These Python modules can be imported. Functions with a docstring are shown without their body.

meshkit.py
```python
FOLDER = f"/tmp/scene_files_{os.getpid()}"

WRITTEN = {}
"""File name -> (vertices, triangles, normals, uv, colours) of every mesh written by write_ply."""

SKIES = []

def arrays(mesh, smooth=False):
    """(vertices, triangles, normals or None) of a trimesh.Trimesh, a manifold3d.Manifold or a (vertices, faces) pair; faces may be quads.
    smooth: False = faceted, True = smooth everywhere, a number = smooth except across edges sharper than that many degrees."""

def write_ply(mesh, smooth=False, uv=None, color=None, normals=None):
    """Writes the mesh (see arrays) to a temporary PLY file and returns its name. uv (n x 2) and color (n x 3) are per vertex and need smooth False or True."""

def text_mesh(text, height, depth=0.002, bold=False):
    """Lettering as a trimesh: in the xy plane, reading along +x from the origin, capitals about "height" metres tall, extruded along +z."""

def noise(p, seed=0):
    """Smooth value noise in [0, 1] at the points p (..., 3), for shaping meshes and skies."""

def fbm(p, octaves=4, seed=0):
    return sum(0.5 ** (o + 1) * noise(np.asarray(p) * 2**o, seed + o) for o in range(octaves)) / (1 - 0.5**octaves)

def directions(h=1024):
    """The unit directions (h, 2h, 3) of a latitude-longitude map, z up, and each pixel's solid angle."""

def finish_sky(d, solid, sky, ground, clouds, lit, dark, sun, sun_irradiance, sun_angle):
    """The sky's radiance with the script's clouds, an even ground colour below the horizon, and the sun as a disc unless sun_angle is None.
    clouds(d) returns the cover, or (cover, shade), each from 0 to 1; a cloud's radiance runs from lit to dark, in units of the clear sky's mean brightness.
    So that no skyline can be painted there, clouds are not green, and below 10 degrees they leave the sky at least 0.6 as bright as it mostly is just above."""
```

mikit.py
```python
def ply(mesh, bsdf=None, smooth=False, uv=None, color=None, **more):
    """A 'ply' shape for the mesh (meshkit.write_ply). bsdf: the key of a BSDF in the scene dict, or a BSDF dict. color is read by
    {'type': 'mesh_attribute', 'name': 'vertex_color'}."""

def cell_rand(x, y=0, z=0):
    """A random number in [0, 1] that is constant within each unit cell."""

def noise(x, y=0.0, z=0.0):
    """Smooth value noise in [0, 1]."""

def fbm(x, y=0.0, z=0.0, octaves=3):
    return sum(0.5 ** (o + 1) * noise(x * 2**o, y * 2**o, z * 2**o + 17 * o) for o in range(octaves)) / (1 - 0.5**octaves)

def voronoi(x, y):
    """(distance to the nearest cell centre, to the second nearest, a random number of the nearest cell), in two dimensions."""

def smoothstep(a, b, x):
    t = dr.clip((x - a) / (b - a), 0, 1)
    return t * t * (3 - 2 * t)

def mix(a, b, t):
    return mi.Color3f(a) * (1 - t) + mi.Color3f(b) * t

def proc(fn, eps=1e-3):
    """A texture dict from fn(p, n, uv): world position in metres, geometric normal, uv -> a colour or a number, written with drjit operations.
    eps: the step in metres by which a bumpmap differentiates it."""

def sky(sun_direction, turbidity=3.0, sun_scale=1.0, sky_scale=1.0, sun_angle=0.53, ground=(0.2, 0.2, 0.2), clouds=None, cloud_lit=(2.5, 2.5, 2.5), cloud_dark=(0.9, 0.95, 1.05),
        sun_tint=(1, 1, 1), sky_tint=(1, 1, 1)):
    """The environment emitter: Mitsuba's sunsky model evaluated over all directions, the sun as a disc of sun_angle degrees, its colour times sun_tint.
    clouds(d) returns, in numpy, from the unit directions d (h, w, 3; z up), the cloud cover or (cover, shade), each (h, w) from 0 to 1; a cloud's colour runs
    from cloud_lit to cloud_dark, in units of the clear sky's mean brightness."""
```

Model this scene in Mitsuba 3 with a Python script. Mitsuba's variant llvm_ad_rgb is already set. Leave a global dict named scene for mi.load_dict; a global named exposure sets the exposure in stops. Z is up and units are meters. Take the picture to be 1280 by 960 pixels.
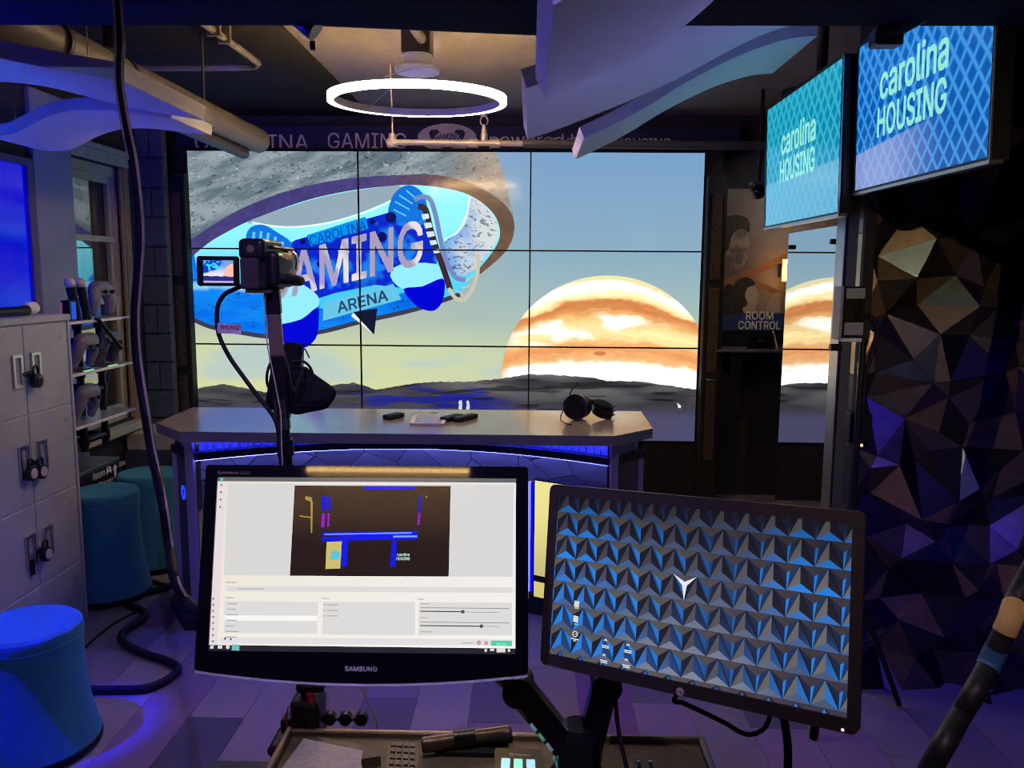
import math, random
import numpy as np, trimesh, manifold3d as m3, drjit as dr, mitsuba as mi
import mikit, meshkit
from mikit import proc, noise, fbm, voronoi, cell_rand, smoothstep, mix
from shapely.geometry import Polygon, Point, box as sbox
from shapely.ops import unary_union
from shapely import affinity
from scipy.spatial import Delaunay

T = mi.ScalarTransform4f
random.seed(4); RNG = np.random.default_rng(4)
scene, labels = {}, {}
exposure = 0.0

def lin(r, g, b, k=1.0):
    return tuple(k * (c / 12.92 if c <= 0.04045 else ((c + 0.055) / 1.055) ** 2.4) for c in (r / 255, g / 255, b / 255))
def rgb(c): return {'type': 'rgb', 'value': [float(x) for x in c]}

# ---------------------------------------------------------------- camera
CAM = np.array([0.0, 0.0, 1.62])
pitch, roll, yaw = np.radians([7.59, 0.4222, -1.2275])
fwd = np.array([math.sin(yaw) * math.cos(pitch), math.cos(yaw) * math.cos(pitch), -math.sin(pitch)])
side = np.array([math.cos(yaw), -math.sin(yaw), 0]); down = np.cross(fwd, side)
up = -(math.cos(roll) * down + math.sin(roll) * side)
scene['camera'] = {'type': 'perspective', 'fov': math.degrees(2 * math.atan(640 / 1016)), 'fov_axis': 'x', 'near_clip': 0.02, 'far_clip': 50.0,
                   'to_world': T().look_at(origin=CAM.tolist(), target=(CAM + fwd).tolist(), up=up.tolist())}

# ---------------------------------------------------------------- lamps of the room and added unseen ones (values used by their builders below)
RING = lin(255, 206, 140, 62.0)
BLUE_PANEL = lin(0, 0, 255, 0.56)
BLUE_STRIP = (0.4, 6.0, 380.0)
DESK_LED = (2.0, 2.4, 90.0)
ADDED_PARS = [  # unseen lamps added as fill light (label, from, to, intensity, cutoff)
    ('added blue par lamp over the left stool', (-2.02, 2.12, 2.10), (-1.73, 2.56, 0.42), (0.05, 0.5, 90.0), 9),
    ('violet par lamp over the carpet', (-0.20, 0.30, 2.50), (-0.75, 2.9, 0.0), (2.8, 2.0, 7.5), 34),
    ('added blue par lamp towards the faceted wall', (1.75, 0.60, 2.50), (1.70, 3.1, 0.25), (0.05, 0.05, 12.0), 22),
    ('mauve par lamp over the right carpet', (0.40, 0.20, 2.50), (0.85, 2.6, 0.0), (3.4, 2.4, 3.0), 26),
    ('warm par lamp towards the faceted wall', (0.60, -0.30, 2.20), (1.62, 3.14, 1.32), (9.0, 6.4, 3.4), 17),
    ('warm par lamp over the cart', (-0.28, 1.22, 2.60), (-0.12, 1.58, 0.66), (3.4, 2.7, 3.0), 20),
    ('small downlight over the poster', (1.62, 5.25, 2.70), (1.62, 5.94, 1.75), (1.1, 0.95, 0.85), 40),
    ('pale par lamp towards the lockers', (-0.60, 0.20, 2.40), (-2.20, 3.7, 1.55), (1.5, 2.2, 5.5), 14),
]
ADDED_UPLIGHTS = [  # unseen uplight added to brighten the boards (label, from, to, intensity, cutoff)
    ('added lilac floor uplight under the acoustic boards', (0.60, 2.04, 0.22), (0.50, 2.20, 2.3), (0.9, 0.9, 2.6), 37),
]

# ---------------------------------------------------------------- helpers: names, materials, meshes
def numbered(k):
    if k not in scene and k not in labels: return k
    i = 1
    while f'{k}_{i:03d}' in scene or f'{k}_{i:03d}' in labels: i += 1
    return f'{k}_{i:03d}'
def thing(name, label, cat, group=None):
    k = numbered(name); labels[k] = {'label': label, 'category': cat}
    if group: labels[k]['group'] = group
    return k
def struct(name):
    labels[name] = {'kind': 'structure'}; return name
def front_sheet(m, mat):
    """The lit face of a flat picture, with uv from 0 to 1 (a textured lamp needs them)."""
    n, r, u = m.metadata['nru']; f = m.faces[m.face_normals @ n > .9]
    ids, inv = np.unique(f, return_inverse=True); v = np.array(m.vertices)[ids]
    uv = np.stack([v @ r, v @ u], 1); uv = (uv - uv.min(0)) / np.ptp(uv, axis=0)
    return mikit.ply(trimesh.Trimesh(v, inv.reshape(f.shape), process=False), mat, uv=uv)
def obj(name, mesh, mat, parent=None, smooth=False, emit=None, weight=None, label=None, **more):
    k = numbered(f'{parent}__{name}' if parent else name)
    if parent is None and name in labels: k = name
    if isinstance(emit, dict): mesh = front_sheet(mesh, mat)
    d = mesh if isinstance(mesh, dict) else mikit.ply(mesh, mat, smooth=smooth)
    if emit is not None:
        d = dict(d)
        rad = emit if isinstance(emit, dict) else rgb(emit)
        d['emitter'] = {'type': 'area', 'radiance': rad}
        if weight is not None: d['emitter']['sampling_weight'] = float(weight)
    scene[k] = d
    if label: labels[k] = {'label': label}
    return k
def tag(k, label, cat, group=None):
    labels[k] = {'label': label, 'category': cat, **({'group': group} if group else {})}; return k

def mat(name, color, rough=0.6, metal=0.0, spec=0.5, clear=0.0, bump=None, sheen=0.0):
    d = {'type': 'principled', 'base_color': color if isinstance(color, dict) else rgb(color), 'roughness': float(rough) if not isinstance(rough, dict) else rough, 'metallic': float(metal), 'specular': float(spec)}
    if clear: d['clearcoat'] = float(clear); d['clearcoat_gloss'] = 0.95
    if sheen: d['sheen'] = float(sheen)
    if bump: d = {'type': 'bumpmap', 'arbitrary': bump[0], 'scale': float(bump[1]), 'bsdf': d}
    scene[name] = {'type': 'twosided', 'bsdf': d}
    return name
def C3(a): return mi.Color3f(*[float(x) for x in a])

def box(x0, x1, y0, y1, z0, z1, bevel=0.0):
    x0, x1 = sorted((x0, x1)); y0, y1 = sorted((y0, y1)); z0, z1 = sorted((z0, z1))
    if not bevel:
        b = trimesh.creation.box((x1 - x0, y1 - y0, z1 - z0)); b.apply_translation(((x0 + x1) / 2, (y0 + y1) / 2, (z0 + z1) / 2)); return b
    e = min(bevel, (x1 - x0) * .45, (y1 - y0) * .45, (z1 - z0) * .45); p = []
    for X, sx in ((x0, 1), (x1, -1)):
        for Y, sy in ((y0, 1), (y1, -1)):
            for Z, sz in ((z0, 1), (z1, -1)):
                p += [(X + sx * e, Y + sy * e, Z), (X + sx * e, Y, Z + sz * e), (X, Y + sy * e, Z + sz * e)]
    return trimesh.convex.convex_hull(np.array(p))
def join(*ms):
    ms = [m for m in ms if m is not None]
    return trimesh.util.concatenate(ms)
def catmull(pts, n=6, closed=False):
    P = np.array(pts, float); N = len(P); out = []
    for i in range(N if closed else N - 1):
        p0, p1, p2, p3 = (P[(i + j) % N] if closed else P[min(max(i + j, 0), N - 1)] for j in (-1, 0, 1, 2))
        for t in np.linspace(0, 1, n, endpoint=False):
            out.append(0.5 * (2 * p1 + (p2 - p0) * t + (2 * p0 - 5 * p1 + 4 * p2 - p3) * t * t + (3 * p1 - p0 - 3 * p2 + p3) * t ** 3))
    if not closed: out.append(P[-1])
    return np.array(out)
def tube(pts, r, sides=10, caps=True):
    p = np.asarray(pts, float); r = np.broadcast_to(np.asarray(r, float), (len(p),))
    t = np.gradient(p, axis=0); t /= np.linalg.norm(t, axis=1, keepdims=True) + 1e-12
    a = np.cross(t[0], [0, 0, 1.0] if abs(t[0][2]) < .9 else [1.0, 0, 0]); a /= np.linalg.norm(a)
    ang = np.arange(sides) * 2 * np.pi / sides; V = []
    for i in range(len(p)):
        a = a - t[i] * (a @ t[i]); a /= np.linalg.norm(a) + 1e-12; b = np.cross(t[i], a)
        V.append(p[i] + r[i] * (np.cos(ang)[:, None] * a + np.sin(ang)[:, None] * b))
    V = np.array(V).reshape(-1, 3); F = []
    for i in range(len(p) - 1):
        for j in range(sides):
            q = (i * sides + j, i * sides + (j + 1) % sides, (i + 1) * sides + (j + 1) % sides, (i + 1) * sides + j)
            F += [(q[0], q[1], q[2]), (q[0], q[2], q[3])]
    if caps:
        V = np.vstack([V, p[0], p[-1]]); n = len(V)
        for j in range(sides):
            F.append((n - 2, (j + 1) % sides, j)); F.append((n - 1, (len(p) - 1) * sides + j, (len(p) - 1) * sides + (j + 1) % sides))
    return trimesh.Trimesh(V, np.array(F), process=False)
def cyl(p, q, r, sides=20): return tube([p, q], r, sides)
def lathe(prof, center=(0, 0, 0), n=40):
    """prof: (radius, z) from bottom to top, revolved about z."""
    m = trimesh.creation.revolve(np.array(prof, float), sections=n); m.apply_translation(center); return m
def poly_mesh(polys, depth):
    ms = []
    for g in polys:
        if not isinstance(g, Polygon) and not hasattr(g, 'geoms'): g = Polygon(g)
        if not g.is_valid: g = g.buffer(0)
        for s in getattr(g, 'geoms', [g]):
            if isinstance(s, Polygon) and s.area > 1e-9: ms.append(trimesh.creation.extrude_polygon(s, depth, engine='earcut'))
    return join(*ms)
class Frame:
    """A plane in the room: c its origin, r to the right, u up, n towards the viewer."""
    def __init__(self, c, r, u, n, w=0, h=0):
        self.c, self.r, self.u, self.n, self.w, self.h = *[np.array(v, float) for v in (c, r, u, n)], w, h
        self.M = np.eye(4); self.M[:3, 0], self.M[:3, 1], self.M[:3, 2], self.M[:3, 3] = self.r, self.u, self.n, self.c
    def put(self, mesh):
        m = mesh.copy(); m.apply_transform(self.M); m.metadata['nru'] = (self.n, self.r, self.u); return m
    def box(self, u0, u1, v0, v1, w0, w1, bevel=0): return self.put(box(u0, u1, v0, v1, w0, w1, bevel))
    def prism(self, polys, w0, w1):
        m = poly_mesh(polys, w1 - w0); m.apply_translation((0, 0, w0)); return self.put(m)
    def text(self, s, height, at=(0, 0), w0=0.0, depth=0.001, bold=False, width=None, right=(1, 0), upv=(0, 1), center=False):
        m = meshkit.text_mesh(s, height, depth, bold); v = np.array(m.vertices)
        x0 = v[:, 0].min(); W = v[:, 0].max() - x0; v[:, 0] -= x0
        k = (width / W) if width else 1.0; v[:, 0] *= k
        if center: v[:, 0] -= W * k / 2
        q = np.stack([at[0] + v[:, 0] * right[0] + v[:, 1] * upv[0], at[1] + v[:, 0] * right[1] + v[:, 1] * upv[1], w0 + v[:, 2]], 1)
        return self.put(trimesh.Trimesh(q, m.faces, process=False))
    def pt(self, u, v, w=0): return self.c + self.r * u + self.u * v + self.n * w
def stroke(pts, w): 
    from shapely.geometry import LineString
    return LineString(pts).buffer(w / 2, cap_style=2, join_style=1)

# plain materials
mat('black_plastic', (0.009, 0.009, 0.010), 0.35, spec=0.35)
mat('black_gloss', (0.006, 0.006, 0.008), 0.03, spec=0.5)
mat('black_matte', (0.010, 0.010, 0.012), 0.75)
mat('black_rubber', (0.009, 0.009, 0.010), 0.6, spec=0.2)
mat('dark_metal', (0.05, 0.05, 0.055), 0.35, metal=0.9)
mat('silver', (0.55, 0.55, 0.57), 0.28, metal=1.0)
mat('white_plastic', (0.72, 0.72, 0.72), 0.4)
mat('white_foam', proc(lambda p, n, uv: mi.Color3f(0.72, 0.72, 0.74) * (0.93 + 0.07 * fbm(p.x * 60, p.y * 60, p.z * 60))), 0.9, spec=0.2)
mat('screen_glass', (0.004, 0.004, 0.005), 0.12, spec=0.3)
mat('screen_matte', (0.006, 0.006, 0.007), 0.45, spec=0.2)
mat('red_plastic', (0.4, 0.01, 0.02), 0.4)
mat('cream_lettering', lin(240, 225, 190), 0.7)
mat('lilac_paper', proc(lambda p, n, uv: mi.Color3f(0.62, 0.55, 0.62) * (0.8 + 0.2 * smoothstep(0.35, 0.55, fbm(p.x * 160, p.y * 420)))), 0.9)

# ================================================================ SETTING
XL, XR, YB, YF, ZC = -2.70, 2.60, 6.00, -1.6, 2.76
def floor_fn(p, n, uv):
    t = noise(p.x * 900, p.y * 260) * 0.22 + noise(p.x * 260, p.y * 900, 3.0) * 0.12 + fbm(p.x * 6, p.y * 6) * 0.2
    return mi.Color3f(0.19, 0.175, 0.195) * (0.72 + t)
mat('carpet_base', proc(floor_fn), 0.95, spec=0.1)
PLANKS = [(0.26, 0.23, 0.27), (0.19, 0.17, 0.21), (0.14, 0.125, 0.17), (0.16, 0.085, 0.19), (0.23, 0.19, 0.17), (0.10, 0.10, 0.14), (0.21, 0.16, 0.26)]
for i, c in enumerate(PLANKS):
    def plank_fn(p, n, uv, c=c, i=i):
        t = noise(p.x * 900, p.y * 200) * 0.3 + noise(p.x * 240, p.y * 800, 3.0) * 0.15 + fbm(p.x * 5, p.y * 5, float(i)) * 0.22
        return C3(c) * (0.68 + t)
    mat(f'carpet_{i}', proc(plank_fn), 0.95, spec=0.1)
struct('floor'); obj('floor', box(XL - .1, XR + .1, YF, YB + .1, -0.1, -0.004), 'carpet_base')
W = 0.206; ncol = 0
seq = [0, 1, 2, 0, 3, 1, 4, 6, 2, 0, 5, 1, 3, 0, 2, 4, 1, 6]
for ix in range(-13, 12):
    x0 = -0.006 + ix * W
    y = 1.35 + (0.37 * (ix * 7 % 5) / 5) * 2.2 - 0.9
    j = 0
    while y < 5.8:
        L = 0.92; a, b = max(y, 1.0), min(y + L, 5.98)
        if b - a > 0.06:
            m = seq[(ix * 5 + j * 3 + (ix * ix) % 7) % len(seq)]
            obj('carpet_plank', box(max(x0, XL) + .0012, min(x0 + W, XR) - .0012, a + .0012, b - .0012, -0.004, 0.0), f'carpet_{m}', 'floor')
        y += L; j += 1

def ceil_fn(p, n, uv):
    return mi.Color3f(0.15, 0.135, 0.12) * (0.75 + 0.35 * fbm(p.x * 3, p.y * 3) + 0.15 * noise(p.x * 40, p.y * 40))
mat('ceiling_paint', proc(ceil_fn), 0.8)
struct('ceiling'); obj('ceiling', box(XL - .1, XR + .1, YF, YB + .1, ZC, ZC + .1), 'ceiling_paint')
mat('black_ceiling', (.022, .021, .020), .8, spec=.1)
obj('dark_panel', box(XL, -1.155, 1.0, YB, ZC - .012, ZC - .001), 'black_ceiling', 'ceiling')
mat('dark_wall', proc(lambda p, n, uv: mi.Color3f(0.022, 0.022, 0.035) * (0.8 + 0.4 * fbm(p.x * 8, p.y * 8, p.z * 8))), 0.8)
mat('navy_wall', (0.012, 0.014, 0.06), 0.7)
def block_fn(p, n, uv):
    return mi.Color3f(0.075, 0.10, 0.14) * (0.6 + 0.5 * fbm(p.x * 20, p.y * 20, p.z * 20) + 0.2 * noise(p.x * 120, p.y * 120, p.z * 120))
mat('painted_block', proc(block_fn), 0.75, bump=(proc(lambda p, n, uv: fbm(p.x * 90, p.y * 90, p.z * 90)), 0.002))
mat('left_wall_paint', proc(lambda p, n, uv: mi.Color3f(0.25, 0.29, 0.42) * (0.85 + 0.25 * fbm(p.x * 6, p.y * 6, p.z * 6))), 0.7)

struct('wall_back'); obj('wall_back', box(XL - .1, XR + .1, YB, YB + .1, 0, ZC), 'dark_wall')
# painted concrete blocks between the left corner and the video wall
z = 0.0; row = 0
obj('pier', box(XL, -2.512, 5.66, 5.70, 0, ZC), 'painted_block', 'wall_back')
while z < ZC - .02:
    for a, b in ((XL + .002, -2.51),) if row % 2 else ((XL + .002, -2.61), (-2.605, -2.51)):
        obj('concrete_block', box(a, b, 5.63, 5.66, z + .003, min(z + .197, ZC) - .003, .006), 'painted_block', 'wall_back')
    z += 0.2; row += 1
struct('wall_right'); obj('wall_right', box(XR, XR + .1, YF, YB + .1, 0, ZC), 'dark_wall')
struct('wall_rear'); obj('wall_rear', box(XL - .1, XR + .1, YF - .1, YF, 0, ZC), 'dark_wall')

# left wall with the window opening
WY0, WY1, WZ0, WZ1 = 4.63, 5.40, 0.649, 2.295
struct('wall_left')
obj('wall_left', join(box(XL - .1, XL, YF, WY0, 0, ZC), box(XL - .1, XL, WY1, YB + .1, 0, ZC), box(XL - .1, XL, WY0, WY1, 0, WZ0), box(XL - .1, XL, WY0, WY1, WZ1, ZC)), 'dark_wall')
obj('pilaster', box(XL, XL + .03, 4.42, 4.79, 0, 2.6, .004), 'left_wall_paint', 'wall_left')
mat('window_paint', proc(lambda p, n, uv: mi.Color3f(0.42, 0.41, 0.34) * (0.8 + 0.3 * fbm(p.x * 30, p.y * 30, p.z * 6))), 0.6)
mat('window_wood', proc(lambda p, n, uv: mix((0.30, 0.20, 0.12), (0.17, 0.11, 0.07), fbm(p.y * 60, p.x * 60, p.z * 3))), 0.6)
mat('night_curtain', proc(lambda p, n, uv: mix((0.030, 0.028, 0.022), (0.10, 0.085, 0.06), smoothstep(0.3, 0.7, noise(p.y * 26, 1.0)))), 0.9)
scene['window_pane'] = {'type': 'thindielectric', 'int_ior': 1.9}
struct('window_1'); win = 'window_1'
labels[win]['label'] = 'painted sash window with wooden casing beside the stacked game controllers'
f = .045
obj('frame', join(box(XL - .09, XL - .02, WY0, WY0 + f, WZ0, WZ1), box(XL - .09, XL - .02, WY1 - f, WY1, WZ0, WZ1), box(XL - .09, XL - .02, WY0, WY1, WZ0, WZ0 + .06), box(XL - .09, XL - .02, WY0, WY1, WZ1 - .06, WZ1)), 'window_paint', win)
for (z0, z1, dx) in ((1.422, 2.235, -.055), (0.709, 1.466, -.038)):
    s = obj('sash', join(box(XL + dx - .015, XL + dx + .015, WY0 + f, WY0 + f + .04, z0, z1), box(XL + dx - .015, XL + dx + .015, WY1 - f - .04, WY1 - f, z0, z1), box(XL + dx - .015, XL + dx + .015, WY0 + f, WY1 - f, z0, z0 + .045), box(XL + dx - .015, XL + dx + .015, WY0 + f, WY1 - f, z1 - .045, z1)), 'window_paint', win)
    obj('pane', box(XL + dx - .002, XL + dx + .002, WY0 + f + .03, WY1 - f - .03, z0 + .03, z1 - .03), 'window_pane', s)
obj('glazing_bar', box(XL - .07, XL - .03, WY0 + f, WY1 - f, 1.815, 1.852), 'window_paint', win)
obj('curtain', box(XL - .099, XL - .094, WY0, WY1, WZ0, WZ1), 'night_curtain', win)
obj('casing', join(box(XL, XL + .025, WY1, WY1 + .075, WZ0 - .03, WZ1 + .02, .004), box(XL, XL + .018, WY1 - .03, WY1 + .005, WZ0, WZ1, .003)), 'window_wood', win)
obj('head_trim', join(box(XL, XL + .03, WY0 - .02, WY1 + .08, WZ1 + .01, WZ1 + .08, .005), box(XL, XL + .05, WY0 - .02, WY1 + .1, WZ1 + .08, WZ1 + .11, .005)), 'window_paint', win)
obj('sill', box(XL - .02, XL + .09, WY0 - .02, WY1 + .08, WZ0 - .07, WZ0 - .02, .006), 'window_paint', win)
obj('chair_rail', box(XL, XL + .02, 4.0, 5.63, .358, .38), 'window_paint', win)

# faceted relief wall on the right
FY = 3.139; FX0, FX1 = 1.246, 2.12
struct('wall_feature'); obj('wall_feature', box(FX0, XR, FY + .03, FY + .13, 0, ZC), 'dark_wall')
FAC = [((0.46, 0.34, 0.20), .42), ((0.16, 0.13, 0.10), .5), ((0.07, 0.065, 0.07), .5), ((0.22, 0.17, 0.13), .45), ((0.08, 0.06, 0.12), .4), ((0.07, 0.10, 0.12), .45), ((0.03, 0.028, 0.045), .5), ((0.045, 0.04, 0.04), .55)]
for i, (c, r) in enumerate(FAC):
    def ffn(p, n, uv, c=c, i=i): return C3(c) * (0.75 + 0.5 * fbm(p.x * 22 + i, p.z * 22))
    mat(f'facet_{i}', proc(ffn), r * .8, metal=0.85, spec=0.5)
g = 0.124; pts = []
for a in range(0, int((FX1 - FX0) / g) + 2):
    for b in range(0, int(ZC / g) + 2):
        x, z_ = FX0 + a * g + (g / 2 if b % 2 else 0), b * g
        if 0 < a: x += RNG.uniform(-.058, .058)
        if 0 < b: z_ += RNG.uniform(-.058, .058)
        pts.append((min(max(x, FX0), FX1 + .1), min(z_, ZC - .005), RNG.uniform(0, .10)))
pts = np.array(pts); tri = Delaunay(pts[:, :2]); far = []
order = sorted(tri.simplices.tolist(), key=lambda t: pts[t, 0].mean())
cnt = 0
for t in order:
    P = pts[t]; A = abs((P[1, 0] - P[0, 0]) * (P[2, 1] - P[0, 1]) - (P[1, 1] - P[0, 1]) * (P[2, 0] - P[0, 0])) / 2
    if A < 5e-4: continue
    c0 = P.mean(0); q = c0 + (P - c0) * 0.985
    V = np.array([(a[0], FY + .03 - a[2] - .004, a[1]) for a in q] + [(a[0], FY + .03, a[1]) for a in q])
    m = trimesh.Trimesh(V, [(0, 1, 2), (0, 3, 4), (0, 4, 1), (1, 4, 5), (1, 5, 2), (2, 5, 3), (2, 3, 0)], process=False)
    u = RNG.random()
    mi_ = 0 if u < .16 else 1 if u < .30 else 3 if u < .40 else 4 if u < .52 else 5 if u < .60 else 2 if u < .76 else 6 if u < .90 else 7
    if cnt >= 298: far.append(m); continue
    obj('facet', m, f'facet_{mi_}', 'wall_feature'); cnt += 1
if far: labels[obj('facet_field', join(*far), 'facet_1', 'wall_feature')] = {'kind': 'stuff'}

# ================================================================ VIDEO WALL
VY, VX0, VZ1, PW = 5.8464, -2.4342, 2.4805, 1.21486; PH = PW * .56283
# picture coordinates: one screen is 1.0847 wide and .6105 high, the wall's upper left corner is (-2.1734, 2.3883)
US = PW / 1.0847; UX0, UZ1, UW, UH = -2.1734, 2.3883, 1.0847, .6105
VW = Frame((VX0 - UX0 * US, VY, VZ1 - UZ1 * US), (US, 0, 0), (0, 0, US), (0, -US, 0))
class Pic:
    def __init__(self, p): self.x, self.z = (p.x - VX0) / US + UX0, (p.z - VZ1) / US + UZ1
def pic(fn): return lambda p, n, uv: fn(Pic(p), n, uv)
def pl(x, pts):
    out = mi.Float(pts[0][1])
    for (a, ya), (b, yb) in zip(pts[:-1], pts[1:]): out += (yb - ya) / (b - a) * dr.clip(x - a, 0, b - a)
    return out
def ramp(x, stops):
    c = C3(stops[0][1])
    for (a, ca), (b, cb) in zip(stops[:-1], stops[1:]):
        t = dr.clip((x - a) / (b - a), 0, 1); c = c + (C3(cb) - C3(ca)) * t
    return c
RIDGE = [(-2.2858,0.8596),(-2.1797,0.8713),(-2.0892,0.8881),(-1.9937,0.9049),(-1.8891,0.8849),(-1.7323,0.8549),(-1.469,0.8682),(-1.3373,0.8906),(-1.2321,0.9127),(-1.1377,0.9216),(-0.9973,0.8784),(-0.8402,0.9063),(-0.6836,0.9289),(-0.5274,0.9357),(-0.3714,0.9373),(-0.2158,0.9546),(-0.1122,0.9713),(-0.0347,0.9877),(0.0015,0.9907),(0.198,0.9848),(0.4047,0.9713),(0.5083,0.9515),(0.7144,0.9484),(0.9727,0.9146),(1.0864,0.9001),(1.179,0.8959)]
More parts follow.
